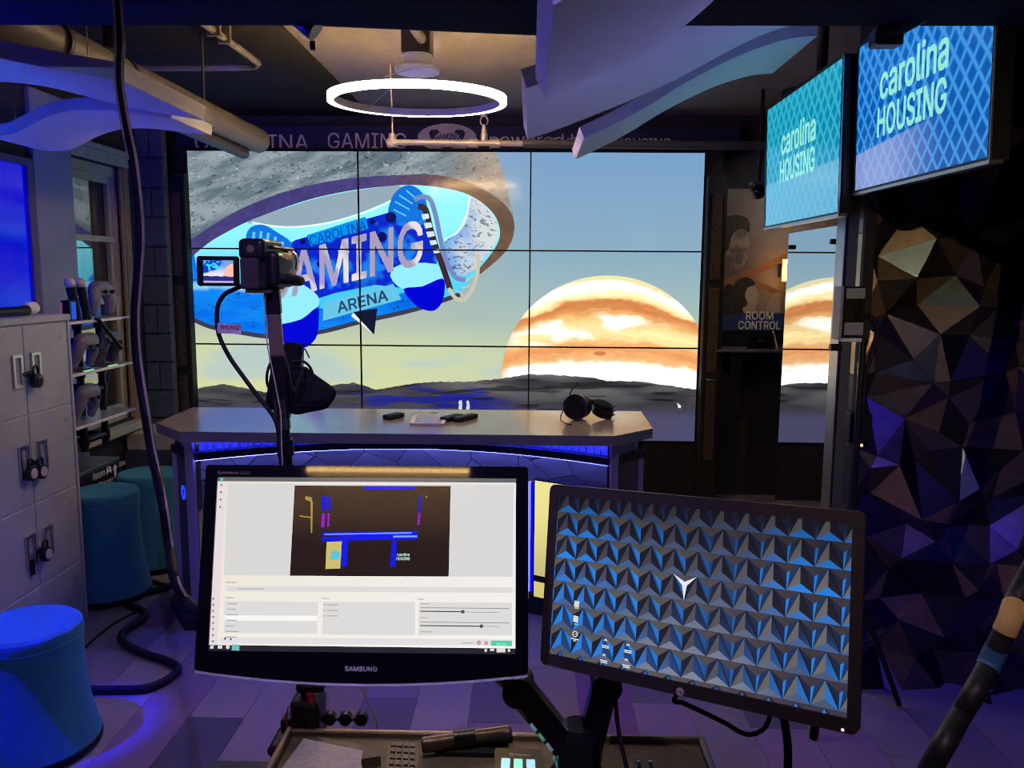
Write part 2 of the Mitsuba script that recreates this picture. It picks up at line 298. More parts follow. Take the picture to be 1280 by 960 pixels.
def wall_image(p, n, uv):
    x, z = p.x, p.z
    sky = ramp(z, [(1.0, lin(205, 214, 172)), (1.12, lin(198, 212, 178)), (1.32, lin(172, 194, 186)), (1.75, lin(142, 176, 196)), (2.38, lin(122, 162, 204))])
    left = ramp(z, [(1.0, lin(215, 220, 165)), (1.15, lin(205, 215, 172)), (1.35, lin(176, 192, 180)), (2.38, lin(160, 178, 186))])
    sky = sky + (left - sky) * smoothstep(0.2, -1.0, x)
    cl = smoothstep(0.5, 0.75, fbm(x * 1.1, z * 5.0, 2.0)) * smoothstep(1.35, 1.1, z)
    sky = sky + (C3(lin(160, 195, 225)) - sky) * cl * 0.5
    # the banded planet
    dx, dz = (x - 0.4955) / 0.6749, (z - 0.9756) / 0.6504
    rr = dr.sqrt(dx * dx + dz * dz); inside = smoothstep(1.004, 0.994, rr)
    X = x - 0.48
    k = 0.60 - 0.42 * smoothstep(0.35, 0.0, z - 1.12)
    wob = (fbm(x * 9, z * 22, 1.0) - 0.5) * 0.05 + (noise(x * 30, z * 40) - 0.5) * 0.012
    b = z + k * X * X + wob * smoothstep(1.63, 1.5, z)
    pc = ramp(b, [(1.03, lin(255, 255, 250)), (1.07, lin(255, 252, 235)), (1.10, lin(236, 180, 120)), (1.15, lin(222, 150, 92)), (1.19, lin(226, 158, 98)), (1.225, lin(245, 205, 140)), (1.28, lin(250, 225, 160)), (1.34, lin(240, 205, 140)), (1.385, lin(226, 172, 106)), (1.425, lin(206, 134, 80)), (1.47, lin(200, 124, 72)), (1.49, lin(240, 208, 140)), (1.53, lin(255, 246, 200)), (1.56, lin(255, 255, 248)), (1.585, lin(255, 255, 240)), (1.605, lin(226, 212, 160)), (1.65, lin(222, 214, 176))])
    blob = smoothstep(0.50, 0.68, fbm(x * 4.2 + 3.7, z * 9, 7.0)) * smoothstep(1.20, 1.25, b) * smoothstep(1.40, 1.34, b)
    pc = pc + (C3(lin(255, 252, 235)) - pc) * blob
    stripe = (fbm(x * 5, b * 90, 4.0) - 0.5) * smoothstep(1.60, 1.5, b)
    pc = pc * (1 + 0.35 * stripe)
    sp = dr.square((x - 0.452) / 0.045) + dr.square((z - 1.128) / 0.016)
    pc = pc + (C3(lin(196, 116, 74)) - pc) * smoothstep(1.2, 0.5, sp)
    limb = smoothstep(0.9, 1.0, rr)
    pc = pc + (C3(lin(214, 150, 90)) - pc) * limb * smoothstep(1.42, 1.15, z) * 0.6
    col = sky + (pc * 1.25 - sky) * inside
    # the dark moonscape in front
    h = pl(x, RIDGE) + (noise(x * 40, 5.0) - 0.5) * 0.006
    g = fbm(x * 2.2, z * 16 + 1.5 * noise(x * 1.3, 7.0), 9.0); g2 = fbm(x * 3.5, z * 42 + 3 * noise(x * 1.1, 4.0), 3.0)
    gc = mix(lin(58, 56, 62), lin(112, 110, 110), smoothstep(0.25, 0.75, g) * smoothstep(0.70, 0.98, z))
    gc = gc * (1 - 0.70 * smoothstep(0.54, 0.68, g2) * smoothstep(1.02, 0.90, z))
    gc = gc + (C3(lin(78, 76, 108)) - gc) * smoothstep(0.80, 0.70, z)
    gc = gc + (C3(lin(24, 30, 150)) - gc) * smoothstep(0.5, 0.62, fbm(x * 6, z * 40, 12.0)) * smoothstep(-1.3, -0.9, x) * smoothstep(0.05, -0.45, x) * smoothstep(0.94, 0.85, z) * 0.8
    col = col + (gc - col) * smoothstep(h + 0.003, h - 0.003, z)
    return col
scene['wall_image'] = proc(pic(wall_image))
vw = thing('video_wall', 'large video wall of nine screens showing a striped planet, a ringed space station and a gaming logo', 'video wall')
WIMG = {'type': 'ref', 'id': 'wall_image'}
for r in range(3):
    for c in range(3):
        x0, z1 = UX0 + c * UW, UZ1 - r * UH
        body = obj('screen_panel', VW.box(x0 + .001, x0 + UW - .001, z1 - UH + .001, z1 - .001, -.09, -.004), 'black_matte', vw)
        obj('picture', VW.prism([sbox(x0 + .002, z1 - UH + .002, x0 + UW - .002, z1 - .002)], -.001, 0), 'screen_glass', body, emit=WIMG, weight=1.0)
        e = .0042
        ring = sbox(x0, z1 - UH, x0 + UW, z1).difference(sbox(x0 + e, z1 - UH + e, x0 + UW - e, z1 - e))
        obj('bezel', VW.prism([ring], 0.0, .016), 'black_matte', body)
xr_, zb_ = UX0 + 3 * UW, UZ1 - 3 * UH
for q in ((UX0 - .10, UX0 - .004, -.48, UZ1 + .012), (xr_ + .004, xr_ + .11, -.48, UZ1 + .012), (UX0 - .10, xr_ + .11, -.48, zb_ - .006), (UX0 - .10, xr_ + .11, UZ1 + .004, UZ1 + .014)):
    obj('surround', VW.box(*q, -.09, .018 if q[1] - q[0] < 1 or q[2] > 1 else 0), 'black_matte', vw)

# artwork shown on the screens: flat shapes in the plane of the panels
LAY = [0.0014]
def art(name, polys, color, weight=0.01, step=True):
    w = LAY[0]
    if step: LAY[0] += 0.0005
    return obj(name, VW.prism(polys, w, w + .0004), 'screen_glass', vw, emit=color, weight=weight)
def noisy(c0, c1, sx, sz, lo=.3, hi=.7):
    return proc(lambda p0, n, uv: (lambda p: mix(c0, c1, smoothstep(lo, hi, fbm(p.x * sx, p.z * sz))))(Pic(p0)))
RO = [(-2.2207,1.8054),(-2.1626,1.8361),(-2.0936,1.8817),(-1.8468,2.0232),(-1.5882,2.1239),(-1.3323,2.1893),(-1.0935,2.2249),(-0.8256,2.2409),(-0.6743,2.2465),(-0.5234,2.2325),(-0.3724,2.1891),(-0.2464,2.1258),(-0.1554,2.0523),(-0.1145,1.9833),(-0.1039,1.9138),(-0.1285,1.8189),(-0.194,1.7333),(-0.3209,1.6267)]
RI = [(-0.3312,1.6569),(-0.2601,1.7429),(-0.2097,1.8234),(-0.1949,1.8934),(-0.2206,1.9827),(-0.2916,2.0615),(-0.3976,2.125),(-0.5236,2.1589),(-0.6748,2.1778),(-0.8263,2.1795),(-1.0949,2.1511),(-1.3344,2.1054),(-1.5396,2.0448),(-1.7983,1.9486),(-1.9815,1.8573),(-2.0713,1.8014),(-2.1676,1.7249),(-2.2266,1.6789)]
WALLBOX = sbox(UX0 + .004, UZ1 - 3 * UH + .004, UX0 + 3 * UW - .004, UZ1 - .004)
ROc, RIc = catmull(RO, 5), catmull(RI, 5)
hull_top = [(-0.2376,2.4141),(-0.1971,2.3122),(-0.1563,2.1901),(-0.1199,2.0328)]
HULL = Polygon(list(ROc[:-18]) + hull_top[::-1] + [(-2.1927,2.4065)]).buffer(0).intersection(WALLBOX)
def hull_fn(p, n, uv):
    a = p.x * 0.94 + p.z * 0.34; b = p.z * 0.94 - p.x * 0.34
    t = fbm(a * 5, b * 22); c = mix(lin(96, 114, 126), lin(152, 166, 172), smoothstep(.2, .8, t))
    c = c + (C3(lin(190, 165, 140)) - c) * smoothstep(-0.62, -0.15, p.x) * smoothstep(2.0, 2.35, p.z + 0.1) * 0.75
    s = noise(a * 60, b * 130, 3.0); c = c * (1 - 0.55 * smoothstep(0.80, 0.86, s)); c = c + C3((.25, .25, .25)) * smoothstep(0.88, 0.93, noise(a * 70, b * 110, 8.0))
    return c
art('picture_station_hull', [HULL], proc(pic(hull_fn)), .3)
INNER = Polygon(list(RIc[::-1]) + [(-0.4231,1.5297),(-0.5514,1.4676),(-0.6802,1.4053),(-1.094,1.33),(-1.365,1.2606),(-1.6417,1.2271),(-1.8753,1.2561),(-2.0723,1.2907),(-2.1697,1.3312),(-2.2409,1.3719)]).buffer(0).intersection(WALLBOX)
art('picture_cyan_glow', [INNER], proc(lambda p0, n, uv: (lambda p: mix(lin(64, 205, 250), lin(150, 250, 255), smoothstep(1.45, 1.95, p.z + 0.15 * (fbm(p.x * 4, p.z * 4) - .5))))(Pic(p0))), .3)
GAP = Polygon(catmull([(-1.8036,1.9436),(-1.6687,1.9993),(-1.5398,2.0398),(-1.3345,2.1004),(-1.0949,2.1461),(-0.8263,2.177),(-0.8575,2.1029),(-0.9799,2.0478),(-1.0975,2.0025),(-1.2358,1.9619),(-1.3639,1.9362),(-1.5434,1.9176),(-1.671,1.9294)], 4, True)).buffer(0).intersection(INNER)
art('picture_sky_gap', [GAP], lin(150, 172, 184), .05)
art('picture_glow_edge', [stroke(catmull([(-1.7729,1.9438),(-1.6456,1.922),(-1.5178,1.9153),(-1.3539,1.9313),(-1.2257,1.957),(-1.0874,1.9976),(-0.9698,2.0429),(-0.8525,2.098)], 4), .012), stroke(catmull([(-0.3825,2.1103),(-0.4077,1.9915),(-0.4635,1.8917),(-0.5449,1.8413)], 4), .016)], lin(235, 255, 255), .02)
ROCKY = Polygon(catmull([(-0.3724,2.1104),(-0.2865,2.0516),(-0.2256,1.9777),(-0.205,1.8933),(-0.2299,1.8133),(-0.2906,1.7327),(-0.3414,1.6669),(-0.4486,1.6156),(-0.5251,1.6656),(-0.545,1.8263),(-0.4584,1.8868),(-0.4026,1.9816)], 4, True)).buffer(0).intersection(INNER)
def rocky_fn(p, n, uv):
    c = mix(lin(120, 175, 235), lin(214, 222, 226), smoothstep(-0.52, -0.30, p.x + (fbm(p.x * 9, p.z * 9) - .5) * .25))
    return c * (1 - 0.6 * smoothstep(0.72, 0.8, noise(p.x * 60 + p.z * 25, p.z * 110, 2.0)))
art('picture_rocky_inside', [ROCKY], proc(pic(rocky_fn)), .05)
LOWER = Polygon([(-2.2247,1.7195),(-2.1514,1.7402),(-2.1352,1.6389),(-2.0605,1.5682),(-1.864,1.5594),(-1.5019,1.5723),(-1.341,1.3999),(-0.9884,1.4743),(-0.6794,1.5277),(-0.6029,1.4366),(-0.7317,1.41),(-1.0941,1.3249),(-1.3652,1.2555),(-1.6419,1.2219),(-1.8755,1.251),(-2.0725,1.2855),(-2.1699,1.326),(-2.2414,1.3615)]).buffer(0).intersection(WALLBOX)
def lower_fn(p, n, uv):
    c = mix(lin(0, 100, 235), lin(20, 150, 250), fbm(p.x * 5, p.z * 14))
    streak = smoothstep(0.04, 0.0, dr.abs(p.z - (1.545 - 0.03 * smoothstep(-2.1, -1.6, p.x)) + (fbm(p.x * 12, 2.0) - .5) * .03))
    c = c + (C3(lin(150, 225, 255)) - c) * streak * smoothstep(-1.2, -1.5, p.x)
    return c * (1 - 0.5 * smoothstep(0.8, 0.86, noise(p.x * 70, p.z * 140, 2.0)))
art('picture_blue_underside', [LOWER], proc(pic(lower_fn)), .1)
RIM = Polygon(list(ROc) + list(RIc)).buffer(0).intersection(WALLBOX)
art('picture_station_rim', [RIM], proc(lambda p0, n, uv: (lambda p: mix(lin(74, 66, 128), lin(112, 86, 72), smoothstep(-1.15, -0.35, p.x)) * (0.7 + 0.5 * fbm(p.x * 30, p.z * 30)))(Pic(p0))), .05)
art('picture_dark_rim', [stroke(catmull([(-2.2058,1.3412),(-2.0727,1.2803),(-1.8758,1.2432),(-1.642,1.2168),(-1.3549,1.2504),(-1.0942,1.3171),(-0.7317,1.4023),(-0.4487,1.499)], 5), .028).intersection(WALLBOX)], lin(62, 62, 76), .01)
# the gamepad emblem
G1 = [(-1.6005,1.7237),(-1.5675,1.7946),(-1.4945,1.8353),(-1.2626,1.9018),(-1.083,1.9578),(-0.8279,2.0288),(-0.7164,2.0295),(-0.6461,1.9305),(-0.5911,1.7507),(-0.602,1.6145),(-0.8076,1.5369),(-0.9872,1.5558),(-1.2456,1.5029),(-1.3757,1.4611),(-1.5565,1.4699)]
art('picture_gamepad_body', [Polygon(G1)], proc(lambda p0, n, uv: (lambda p: mix(lin(10, 40, 205), lin(30, 130, 240), smoothstep(.42, .62, fbm(p.x * 9, p.z * 9))))(Pic(p0))), .05)
art('picture_gamepad_spring', [Polygon(catmull([(-1.8083,1.8131),(-1.806,1.8785),(-1.7634,1.9213),(-1.6915,1.9268),(-1.616,1.8847),(-1.5257,1.82),(-1.5433,1.7443),(-1.6423,1.7032),(-1.7656,1.7125)], 4, True)), Polygon(catmull([(-0.8945,1.9788),(-0.883,2.088),(-0.8367,2.1524),(-0.7707,2.1798),(-0.7053,2.153),(-0.6653,2.094),(-0.6608,2.0099),(-0.7425,1.9449)], 4, True))], lin(12, 118, 224), .02)
art('picture_spring_rib', [stroke(s, .018) for s in ([(-1.7596,1.8838),(-1.7731,1.7932)], [(-1.7133,1.8891),(-1.7268,1.7935)], [(-1.6675,1.8793),(-1.6863,1.7736)], [(-1.6221,1.8545),(-1.6458,1.7537)], [(-1.5768,1.8247),(-1.5998,1.7439)])] + [stroke(s, .009) for s in ([(-0.8685,2.0286),(-0.7877,1.9894)], [(-0.8578,2.0782),(-0.7671,2.0292)], [(-0.832,2.1179),(-0.7465,2.064)], [(-0.7862,2.1477),(-0.7209,2.0938)])], lin(110, 200, 250), .01)
art('picture_name_plate', [Polygon([(-1.422,1.8658),(-1.047,1.9829),(-1.0278,1.9082),(-1.3982,1.7957)])], lin(0, 148, 240), .01)
art('picture_grip_cyan', [Polygon(catmull([(-1.64,1.4487),(-1.6065,1.5257),(-1.4917,1.5673),(-1.3647,1.4867),(-1.3666,1.4099),(-1.4722,1.3319),(-1.6347,1.2841)], 3, True)), Polygon(catmull([(-0.894,1.6124),(-0.8317,1.6836),(-0.6016,1.6903),(-0.5611,1.5996),(-0.705,1.5377),(-0.8179,1.5317)], 3, True))], lin(150, 240, 255), .02)
art('picture_grip_blue', [Polygon(catmull([(-1.6347,1.2841),(-1.4722,1.3319),(-1.3666,1.4099),(-1.358,1.338),(-1.3709,1.2347),(-1.414,1.1721),(-1.4826,1.1403),(-1.5605,1.1552),(-1.6213,1.2118)], 3, True)), Polygon(catmull([(-0.8077,1.5318),(-0.6895,1.5479),(-0.5611,1.5996),(-0.5461,1.5236),(-0.5669,1.442),(-0.6134,1.3956),(-0.6803,1.4002),(-0.752,1.4456)], 3, True))], lin(0, 4, 214), .02)
art('picture_button', [Point(x, z).buffer(r) for (x, z), r in zip([(-1.5174,1.7495),(-1.4486,1.8255),(-1.5656,1.6835),(-1.0017,1.9508),(-0.8843,1.9789),(-0.9419,1.8588),(-1.3444,1.6851)], (.036, .018, .030, .018, .034, .03, .02))], lin(8, 18, 96), .01)
art('picture_dots', [Point(x, z).buffer(.006, 4) for x, z in [(-1.2195,1.7667),(-1.1989,1.7718),(-1.1783,1.777),(-1.2199,1.7465),(-1.1993,1.7517),(-1.1787,1.7569),(-1.1581,1.762),(-1.1997,1.7315),(-1.1791,1.7367)]], lin(190, 225, 255), .005)
art('picture_chain', [stroke(catmull([(-0.7112,2.0493),(-0.6657,2.0297),(-0.636,1.9156),(-0.5961,1.7808),(-0.5456,1.6402),(-0.5102,1.529)], 4), .038)], lin(62, 42, 50), .01, False)
art('picture_plate', [Polygon([(-1.3243,1.4461),(-0.8741,1.5618),(-0.8238,1.4654),(-1.3324,1.3228)])], lin(104, 200, 232), .02)
art('picture_rail', [stroke(catmull([(-0.7361,2.0887),(-0.6854,2.1088),(-0.635,2.0893),(-0.6001,1.9904),(-0.5703,1.8411),(-0.5352,1.7109),(-0.4793,1.6103),(-0.4128,1.5906)], 4), .030)], lin(118, 140, 196), .01)
art('picture_roller', [stroke(catmull([(-0.3518,1.7724),(-0.3313,1.7173),(-0.3413,1.6164),(-0.377,1.5199),(-0.4283,1.4635),(-0.4795,1.4784),(-0.5204,1.5391)], 4), .024), *[stroke(s, .010) for s in ([(-0.3516,1.692),(-0.3924,1.6413)], [(-0.3618,1.6213),(-0.4128,1.5805)], [(-0.3822,1.5553),(-0.4384,1.5397)], [(-0.4231,1.489),(-0.4743,1.5293)])]], lin(206, 200, 178), .01)
art('picture_tooth', [Polygon(q) for q in ([(-0.6913,1.9998),(-0.6456,2.0051),(-0.6407,1.9753),(-0.6814,1.9651)], [(-0.6764,1.9452),(-0.6307,1.9505),(-0.6208,1.9207),(-0.6665,1.9104)], [(-0.6616,1.8905),(-0.6158,1.8958),(-0.6058,1.8659),(-0.6516,1.8556)], [(-0.6416,1.8357),(-0.6008,1.8409),(-0.5908,1.816),(-0.6316,1.8057)], [(-0.6215,1.7807),(-0.5808,1.786),(-0.5758,1.7609),(-0.6115,1.7556)])], lin(215, 235, 245), .01)
art('picture_arrow', [Polygon([(-1.1345,1.381),(-0.9791,1.4079),(-1.0023,1.2354)])], lin(20, 24, 50), .01)
art('picture_arrow_edge', [Polygon([(-1.1479,1.3552),(-1.1345,1.3785),(-1.0023,1.2354),(-1.0228,1.2533)])], lin(240, 245, 248), .01)
CAPS = 70 / max(1e-6, 70 * float(meshkit.text_mesh('H', 1.0).vertices[:, 1].max()))
def art_text(name, s, bl, br, tl, color, bold=False, weight=.01):
    bl, br, tl = [np.array(v) for v in (bl, br, tl)]; r = br - bl; Wd = np.linalg.norm(r)
    u = tl - bl; H = np.linalg.norm(u)
    m = VW.text(s, H * CAPS, at=bl, w0=LAY[0], depth=.0004, bold=bold, width=Wd, right=r / Wd, upv=u / H)
    LAY[0] += .0005
    return obj(name, m, 'screen_glass', vw, emit=color, weight=weight)
a = [(-1.3981,1.7982),(-1.0381,1.9007),(-1.4068,1.8584)]
art_text('picture_lettering', 'CAROLINA', *a, lin(14, 62, 176))
a = [(-1.2328,1.3751),(-0.9062,1.4597),(-1.2418,1.4417)]
art_text('picture_lettering', 'ARENA', *a, lin(36, 74, 112), True)
a = [(-1.7023,1.4431),(-0.6833,1.6973),(-1.6988,1.7079)]
art_text('picture_lettering', 'GAMING', *a, proc(lambda p0, n, uv: (lambda p: mix(lin(170, 160, 190), lin(236, 226, 222), smoothstep(.35, .6, fbm(p.x * 7 + p.z * 5, p.z * 3))))(Pic(p0))), True, .03)
def figure(px):
    return [Polygon(catmull(px, 3, True))]
art('picture_astronaut', figure([(-0.4574,0.7524),(-0.4548,0.7894),(-0.46,0.7998),(-0.4495,0.8158),(-0.4391,0.8159),(-0.4339,0.8001),(-0.4365,0.7526)]) + figure([(-0.4078,0.7529),(-0.4052,0.7899),(-0.4078,0.8057),(-0.3974,0.8163),(-0.387,0.8006),(-0.3869,0.7532)]), lin(206, 214, 204), .01)
art('picture_cursor', [Polygon([(0.9556,0.8151),(0.982,0.7945),(0.9774,0.7787),(0.9618,0.7838)])], lin(235, 238, 245), .01)

# ---------------------------------------------------------------- sign board above the video wall
SGN = Frame((0, 5.90, 0), (1, 0, 0), (0, 0, 1), (0, -1, 0))
sg = thing('header_sign', 'long navy sign board with cream lettering and an oval logo above the video wall', 'sign')
obj('board', box(-2.62, 1.46, 5.90, 5.94, 2.499, 2.667, .004), 'navy_wall', sg)
a = [(-2.393,2.4927),(-1.5801,2.4987),(-1.4431,2.5047),(-0.8857,2.5069),(-0.2968,2.5174),(0.4132,2.5147),(0.52,2.5097),(0.9739,2.5169)]
obj('lettering', SGN.text('CAROLINA', .106, a[0], 0, .004, width=a[1][0] - a[0][0]), 'cream_lettering', sg)
obj('lettering', SGN.text('GAMING', .106, a[2], 0, .004, width=a[3][0] - a[2][0]), 'cream_lettering', sg)
obj('lettering', SGN.text('powered by', .081, (a[4][0], a[4][1] + .012), 0, .004, width=a[5][0] - a[4][0]), 'cream_lettering', sg)
obj('lettering', SGN.text('CAROLINA HOUSING', .062, (a[6][0] - .39, a[6][1] + .01), 0, .004, width=a[7][0] - a[6][0] + .39), 'cream_lettering', sg)
cxo, czo = [(-0.5963,2.582)][0]
ov = affinity.scale(Point(cxo, czo).buffer(1, 24), .207, .095)
lg = obj('logo', SGN.prism([ov], .0, .006), 'cream_lettering', sg)
wing = [(-.115, .028), (-.10, .045), (-.06, .048), (-.045, .03), (-.07, .02), (-.085, -.01), (-.10, -.012)]
obj('logo_print', join(SGN.prism([affinity.translate(affinity.scale(Polygon(g_), 1.12, 1.12, origin=(0, 0)), cxo, czo) for g_ in (wing, [(-x, y) for x, y in wing], [(-.04, -.06), (.04, -.06), (0, -.078)])], .006, .008), SGN.text('GAMING', .038, (cxo, czo - .012), .006, .002, True, width=.185, center=True), SGN.text('ARENA', .014, (cxo, czo - .04), .006, .002, True, center=True)), 'navy_wall', lg)

# ---------------------------------------------------------------- perforated light towers beside the video wall
def grille_fn(p, n, uv):
    d, _, _ = voronoi(p.x * 110, p.z * 110)
    return mix((0.02, 0.016, 0.014), (0.36, 0.27, 0.20), smoothstep(0.34, 0.42, d))
mat('perforated_bronze', proc(grille_fn), 0.3, metal=0.85)
def tower(xc, segs, label):
    t = thing('light_tower', label, 'light tower', None)
    obj('frame', box(xc - .067, xc + .067, 5.735, 5.82, 0.0, 2.31, .006), 'black_matte', t)
    for (z1, z0) in segs:
        gpl = obj('grille', box(xc - .040, xc + .040, 5.727, 5.737, z0, z1, .004), 'perforated_bronze', t)
        obj('grille_rim', join(box(xc - .047, xc - .040, 5.723, 5.737, z0, z1), box(xc + .040, xc + .047, 5.723, 5.737, z0, z1)), 'dark_metal', gpl)
sl = [(-2.4358,2.18),(-2.463,1.6008),(-2.4485,1.5449),(-2.4757,0.9598),(-2.4668,0.9022),(-2.495,0.2934)]
tower(-2.482, [(sl[0][1], sl[1][1]), (sl[2][1], sl[3][1]), (sl[4][1], sl[5][1])], 'tall black tower with perforated bronze grilles at the left edge of the video wall')
sl = [(1.2555,2.1879),(1.279,1.6006),(1.2535,1.5452),(1.2769,0.9511),(1.2562,0.9054),(1.279,0.3167)]
tower(1.283, [(sl[0][1], sl[1][1]), (sl[2][1], sl[3][1]), (sl[4][1], sl[5][1])], 'tall black tower with perforated bronze grilles between video wall and poster')

# ================================================================ RIGHT ALCOVE
PF = Frame((0, 5.94, 0), (1, 0, 0), (0, 0, 1), (0, -1, 0))
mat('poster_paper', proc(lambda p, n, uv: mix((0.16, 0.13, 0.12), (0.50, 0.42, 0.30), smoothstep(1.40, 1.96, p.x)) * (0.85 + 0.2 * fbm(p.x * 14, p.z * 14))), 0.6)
mat('poster_skin', proc(lambda p, n, uv: mix((0.16, 0.13, 0.11), (0.34, 0.27, 0.22), smoothstep(.3, .7, fbm(p.x * 16, p.z * 16, 3.0)))), 0.6)
mat('poster_hair', proc(lambda p, n, uv: C3((0.035, 0.028, 0.026)) * (.7 + .8 * fbm(p.x * 50, p.z * 18))), 0.6)
mat('poster_pale', (0.42, 0.36, 0.31), 0.6); mat('poster_beam', (0.32, 0.16, 0.08), 0.6); mat('poster_blue', (0.02, 0.06, 0.22), 0.5)
ps = thing('wall_poster', 'sepia poster with a man and a woman in profile and a blue ROOM CONTROL band', 'poster')
a = [(1.3522,2.2429),(1.3883,1.3645),(1.3936,1.237),(2.304,1.245)]
xa, zt, zb, z0 = a[0][0], a[0][1], a[1][1], a[2][1]; xb = 2.18
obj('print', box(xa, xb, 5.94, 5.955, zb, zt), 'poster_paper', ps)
obj('blue_band', box(xa, xb, 5.936, 5.955, z0, zb), 'poster_blue', ps)
obj('print_beam', PF.prism([Polygon([(1.3956,1.6061),(1.9274,1.8315),(1.9304,1.775),(1.3987,1.5316)]), Polygon([(1.625,1.6021),(1.9473,1.4613),(1.9494,1.421),(1.5977,1.5733)])], 0, .0015), 'poster_beam', ps)
obj('print_face', PF.prism([Polygon(catmull([(1.376,1.9409),(1.4381,1.9525),(1.5234,1.953),(1.5526,1.9363),(1.5606,1.8856),(1.5727,1.8688),(1.5629,1.8348),(1.5756,1.8066),(1.5538,1.7837),(1.5605,1.7611),(1.5387,1.7382),(1.5343,1.7098),(1.4903,1.6696),(1.4338,1.6521),(1.3873,1.6689)], 3, True))], .0015, .003), 'poster_skin', ps)
obj('print_hair', PF.prism([Polygon(catmull([(1.3726,1.8844),(1.3737,1.9971),(1.4056,2.0478),(1.4733,2.0594),(1.5423,2.0374),(1.5614,1.9926),(1.558,1.942),(1.5115,1.9642),(1.4611,1.947),(1.4346,1.9018),(1.4154,1.8168),(1.3764,1.7939)], 3, True))], .003, .0045), 'poster_hair', ps)
obj('print_collar', PF.prism([Polygon(catmull([(1.3982,1.5431),(1.4546,1.5665),(1.5218,1.4751),(1.5552,1.3717),(1.3941,1.3646)], 3, True))], .003, .0045), 'poster_hair', ps)
obj('print_face', PF.prism([Polygon(catmull([(1.5282,1.5899),(1.585,1.6018),(1.6215,1.5563),(1.6465,1.5106),(1.6651,1.482),(1.6487,1.4647),(1.6558,1.4359),(1.6336,1.4185),(1.624,1.378),(1.5497,1.3658),(1.5226,1.4579)], 3, True))], .0045, .006), 'poster_pale', ps)
obj('print_hair', PF.prism([Polygon(catmull([(1.4561,1.5321),(1.4933,1.6011),(1.5497,1.6215),(1.6081,1.5962),(1.6152,1.5677),(1.5646,1.5444),(1.55,1.4869),(1.5698,1.4295),(1.5251,1.4003),(1.4826,1.4518)], 3, True))], .006, .0075), 'poster_hair', ps)
obj('print_figure', PF.prism([Polygon(catmull([(1.7108,1.3672),(1.7293,1.4595),(1.7838,1.5174),(1.8426,1.4892),(1.8661,1.3685)], 3, True))], .0015, .003), 'poster_pale', ps)
a = [(1.5633,1.3197),(1.7591,1.3213),(1.5087,1.2496),(1.8144,1.2523)]
obj('lettering', join(PF.text('ROOM', .056, a[0], .0075, .002, True, width=a[1][0] - a[0][0]), PF.text('CONTROL', .056, a[2], .0075, .002, True, width=a[3][0] - a[2][0])), 'white_plastic', ps)
a = [(1.2975,1.1103),(1.8105,1.1151)]
sh = thing('wall_shelf', 'narrow dark wall shelf below the ROOM CONTROL poster', 'shelf')
mat('shelf_laminate', (0.09, 0.09, 0.15), 0.35)
obj('board', box(1.31, 2.18, 5.70, 6.0, a[0][1] - .012, a[0][1] + .006, .003), 'shelf_laminate', sh)
obj('bracket', box(1.43, 1.45, 5.76, 6.0, a[0][1] - .15, a[0][1] - .012), 'dark_metal', sh)
obj('bracket', box(1.82, 1.84, 5.76, 6.0, a[0][1] - .15, a[0][1] - .012), 'dark_metal', sh)
tb = thing('control_tablet', 'black tablet propped up on the shelf under the ROOM CONTROL poster', 'tablet')
zs = a[0][1] + .006
fr = Frame((1.641, 5.79, zs), (1, 0, 0), (0, .25, .968), (0, -.968, .25))
obj('body', fr.box(-.097, .097, 0, .118, -.008, 0, .003), 'black_plastic', tb); obj('display', fr.box(-.09, .09, .008, .110, 0, .0008), 'black_gloss', tb)
obj('stand', box(1.615, 1.667, 5.80, 5.87, zs, zs + .06, .004), 'black_plastic', tb)
pn = obj('pen', cyl((1.775, 5.85, zs), (1.753, 5.90, zs + .12), .0065, 8), 'cream_lettering'); tag(pn, 'pale pen standing on the shelf right of the black tablet', 'pen')
sc_ = thing('wall_sconce', 'small warm tube lamp on the alcove wall by the mirrored glass edge', 'lamp')
a = [(1.7785,1.749),(1.8145,1.5928)]
obj('tube', cyl((a[0][0] + .02, 5.83, a[1][1]), (a[0][0] + .02, 5.83, a[0][1]), .022, 14), 'white_plastic', sc_, smooth=40, emit=lin(255, 176, 70, 8.0), weight=.5)
obj('bracket', box(a[0][0], a[0][0] + .05, 5.855, 5.94, a[1][1] + .03, a[0][1] - .03), 'dark_metal', sc_)
dc = thing('dome_camera', 'small black dome camera under the ceiling above the poster', 'camera')
q = [(1.4128,2.1324)][0]
obj('housing', lathe([(0, .02), (.03, .015), (.045, -.005), (.05, -.02), (.0, -.02)], (q[0], 5.2, q[1] + .04)), 'black_plastic', dc, smooth=40)
sp_ = trimesh.creation.icosphere(3, .042); sp_.apply_translation((q[0], 5.2, q[1] + .012)); obj('dome', sp_, 'black_gloss', dc, smooth=True)
obj('mount', box(q[0] - .05, q[0] + .09, 5.15, 5.25, q[1] + .06, q[1] + .075, .003), 'shelf_laminate', dc); obj('stem', cyl((q[0], 5.2, q[1] + .07), (q[0], 5.2, ZC), .012, 10), 'dark_metal', dc)

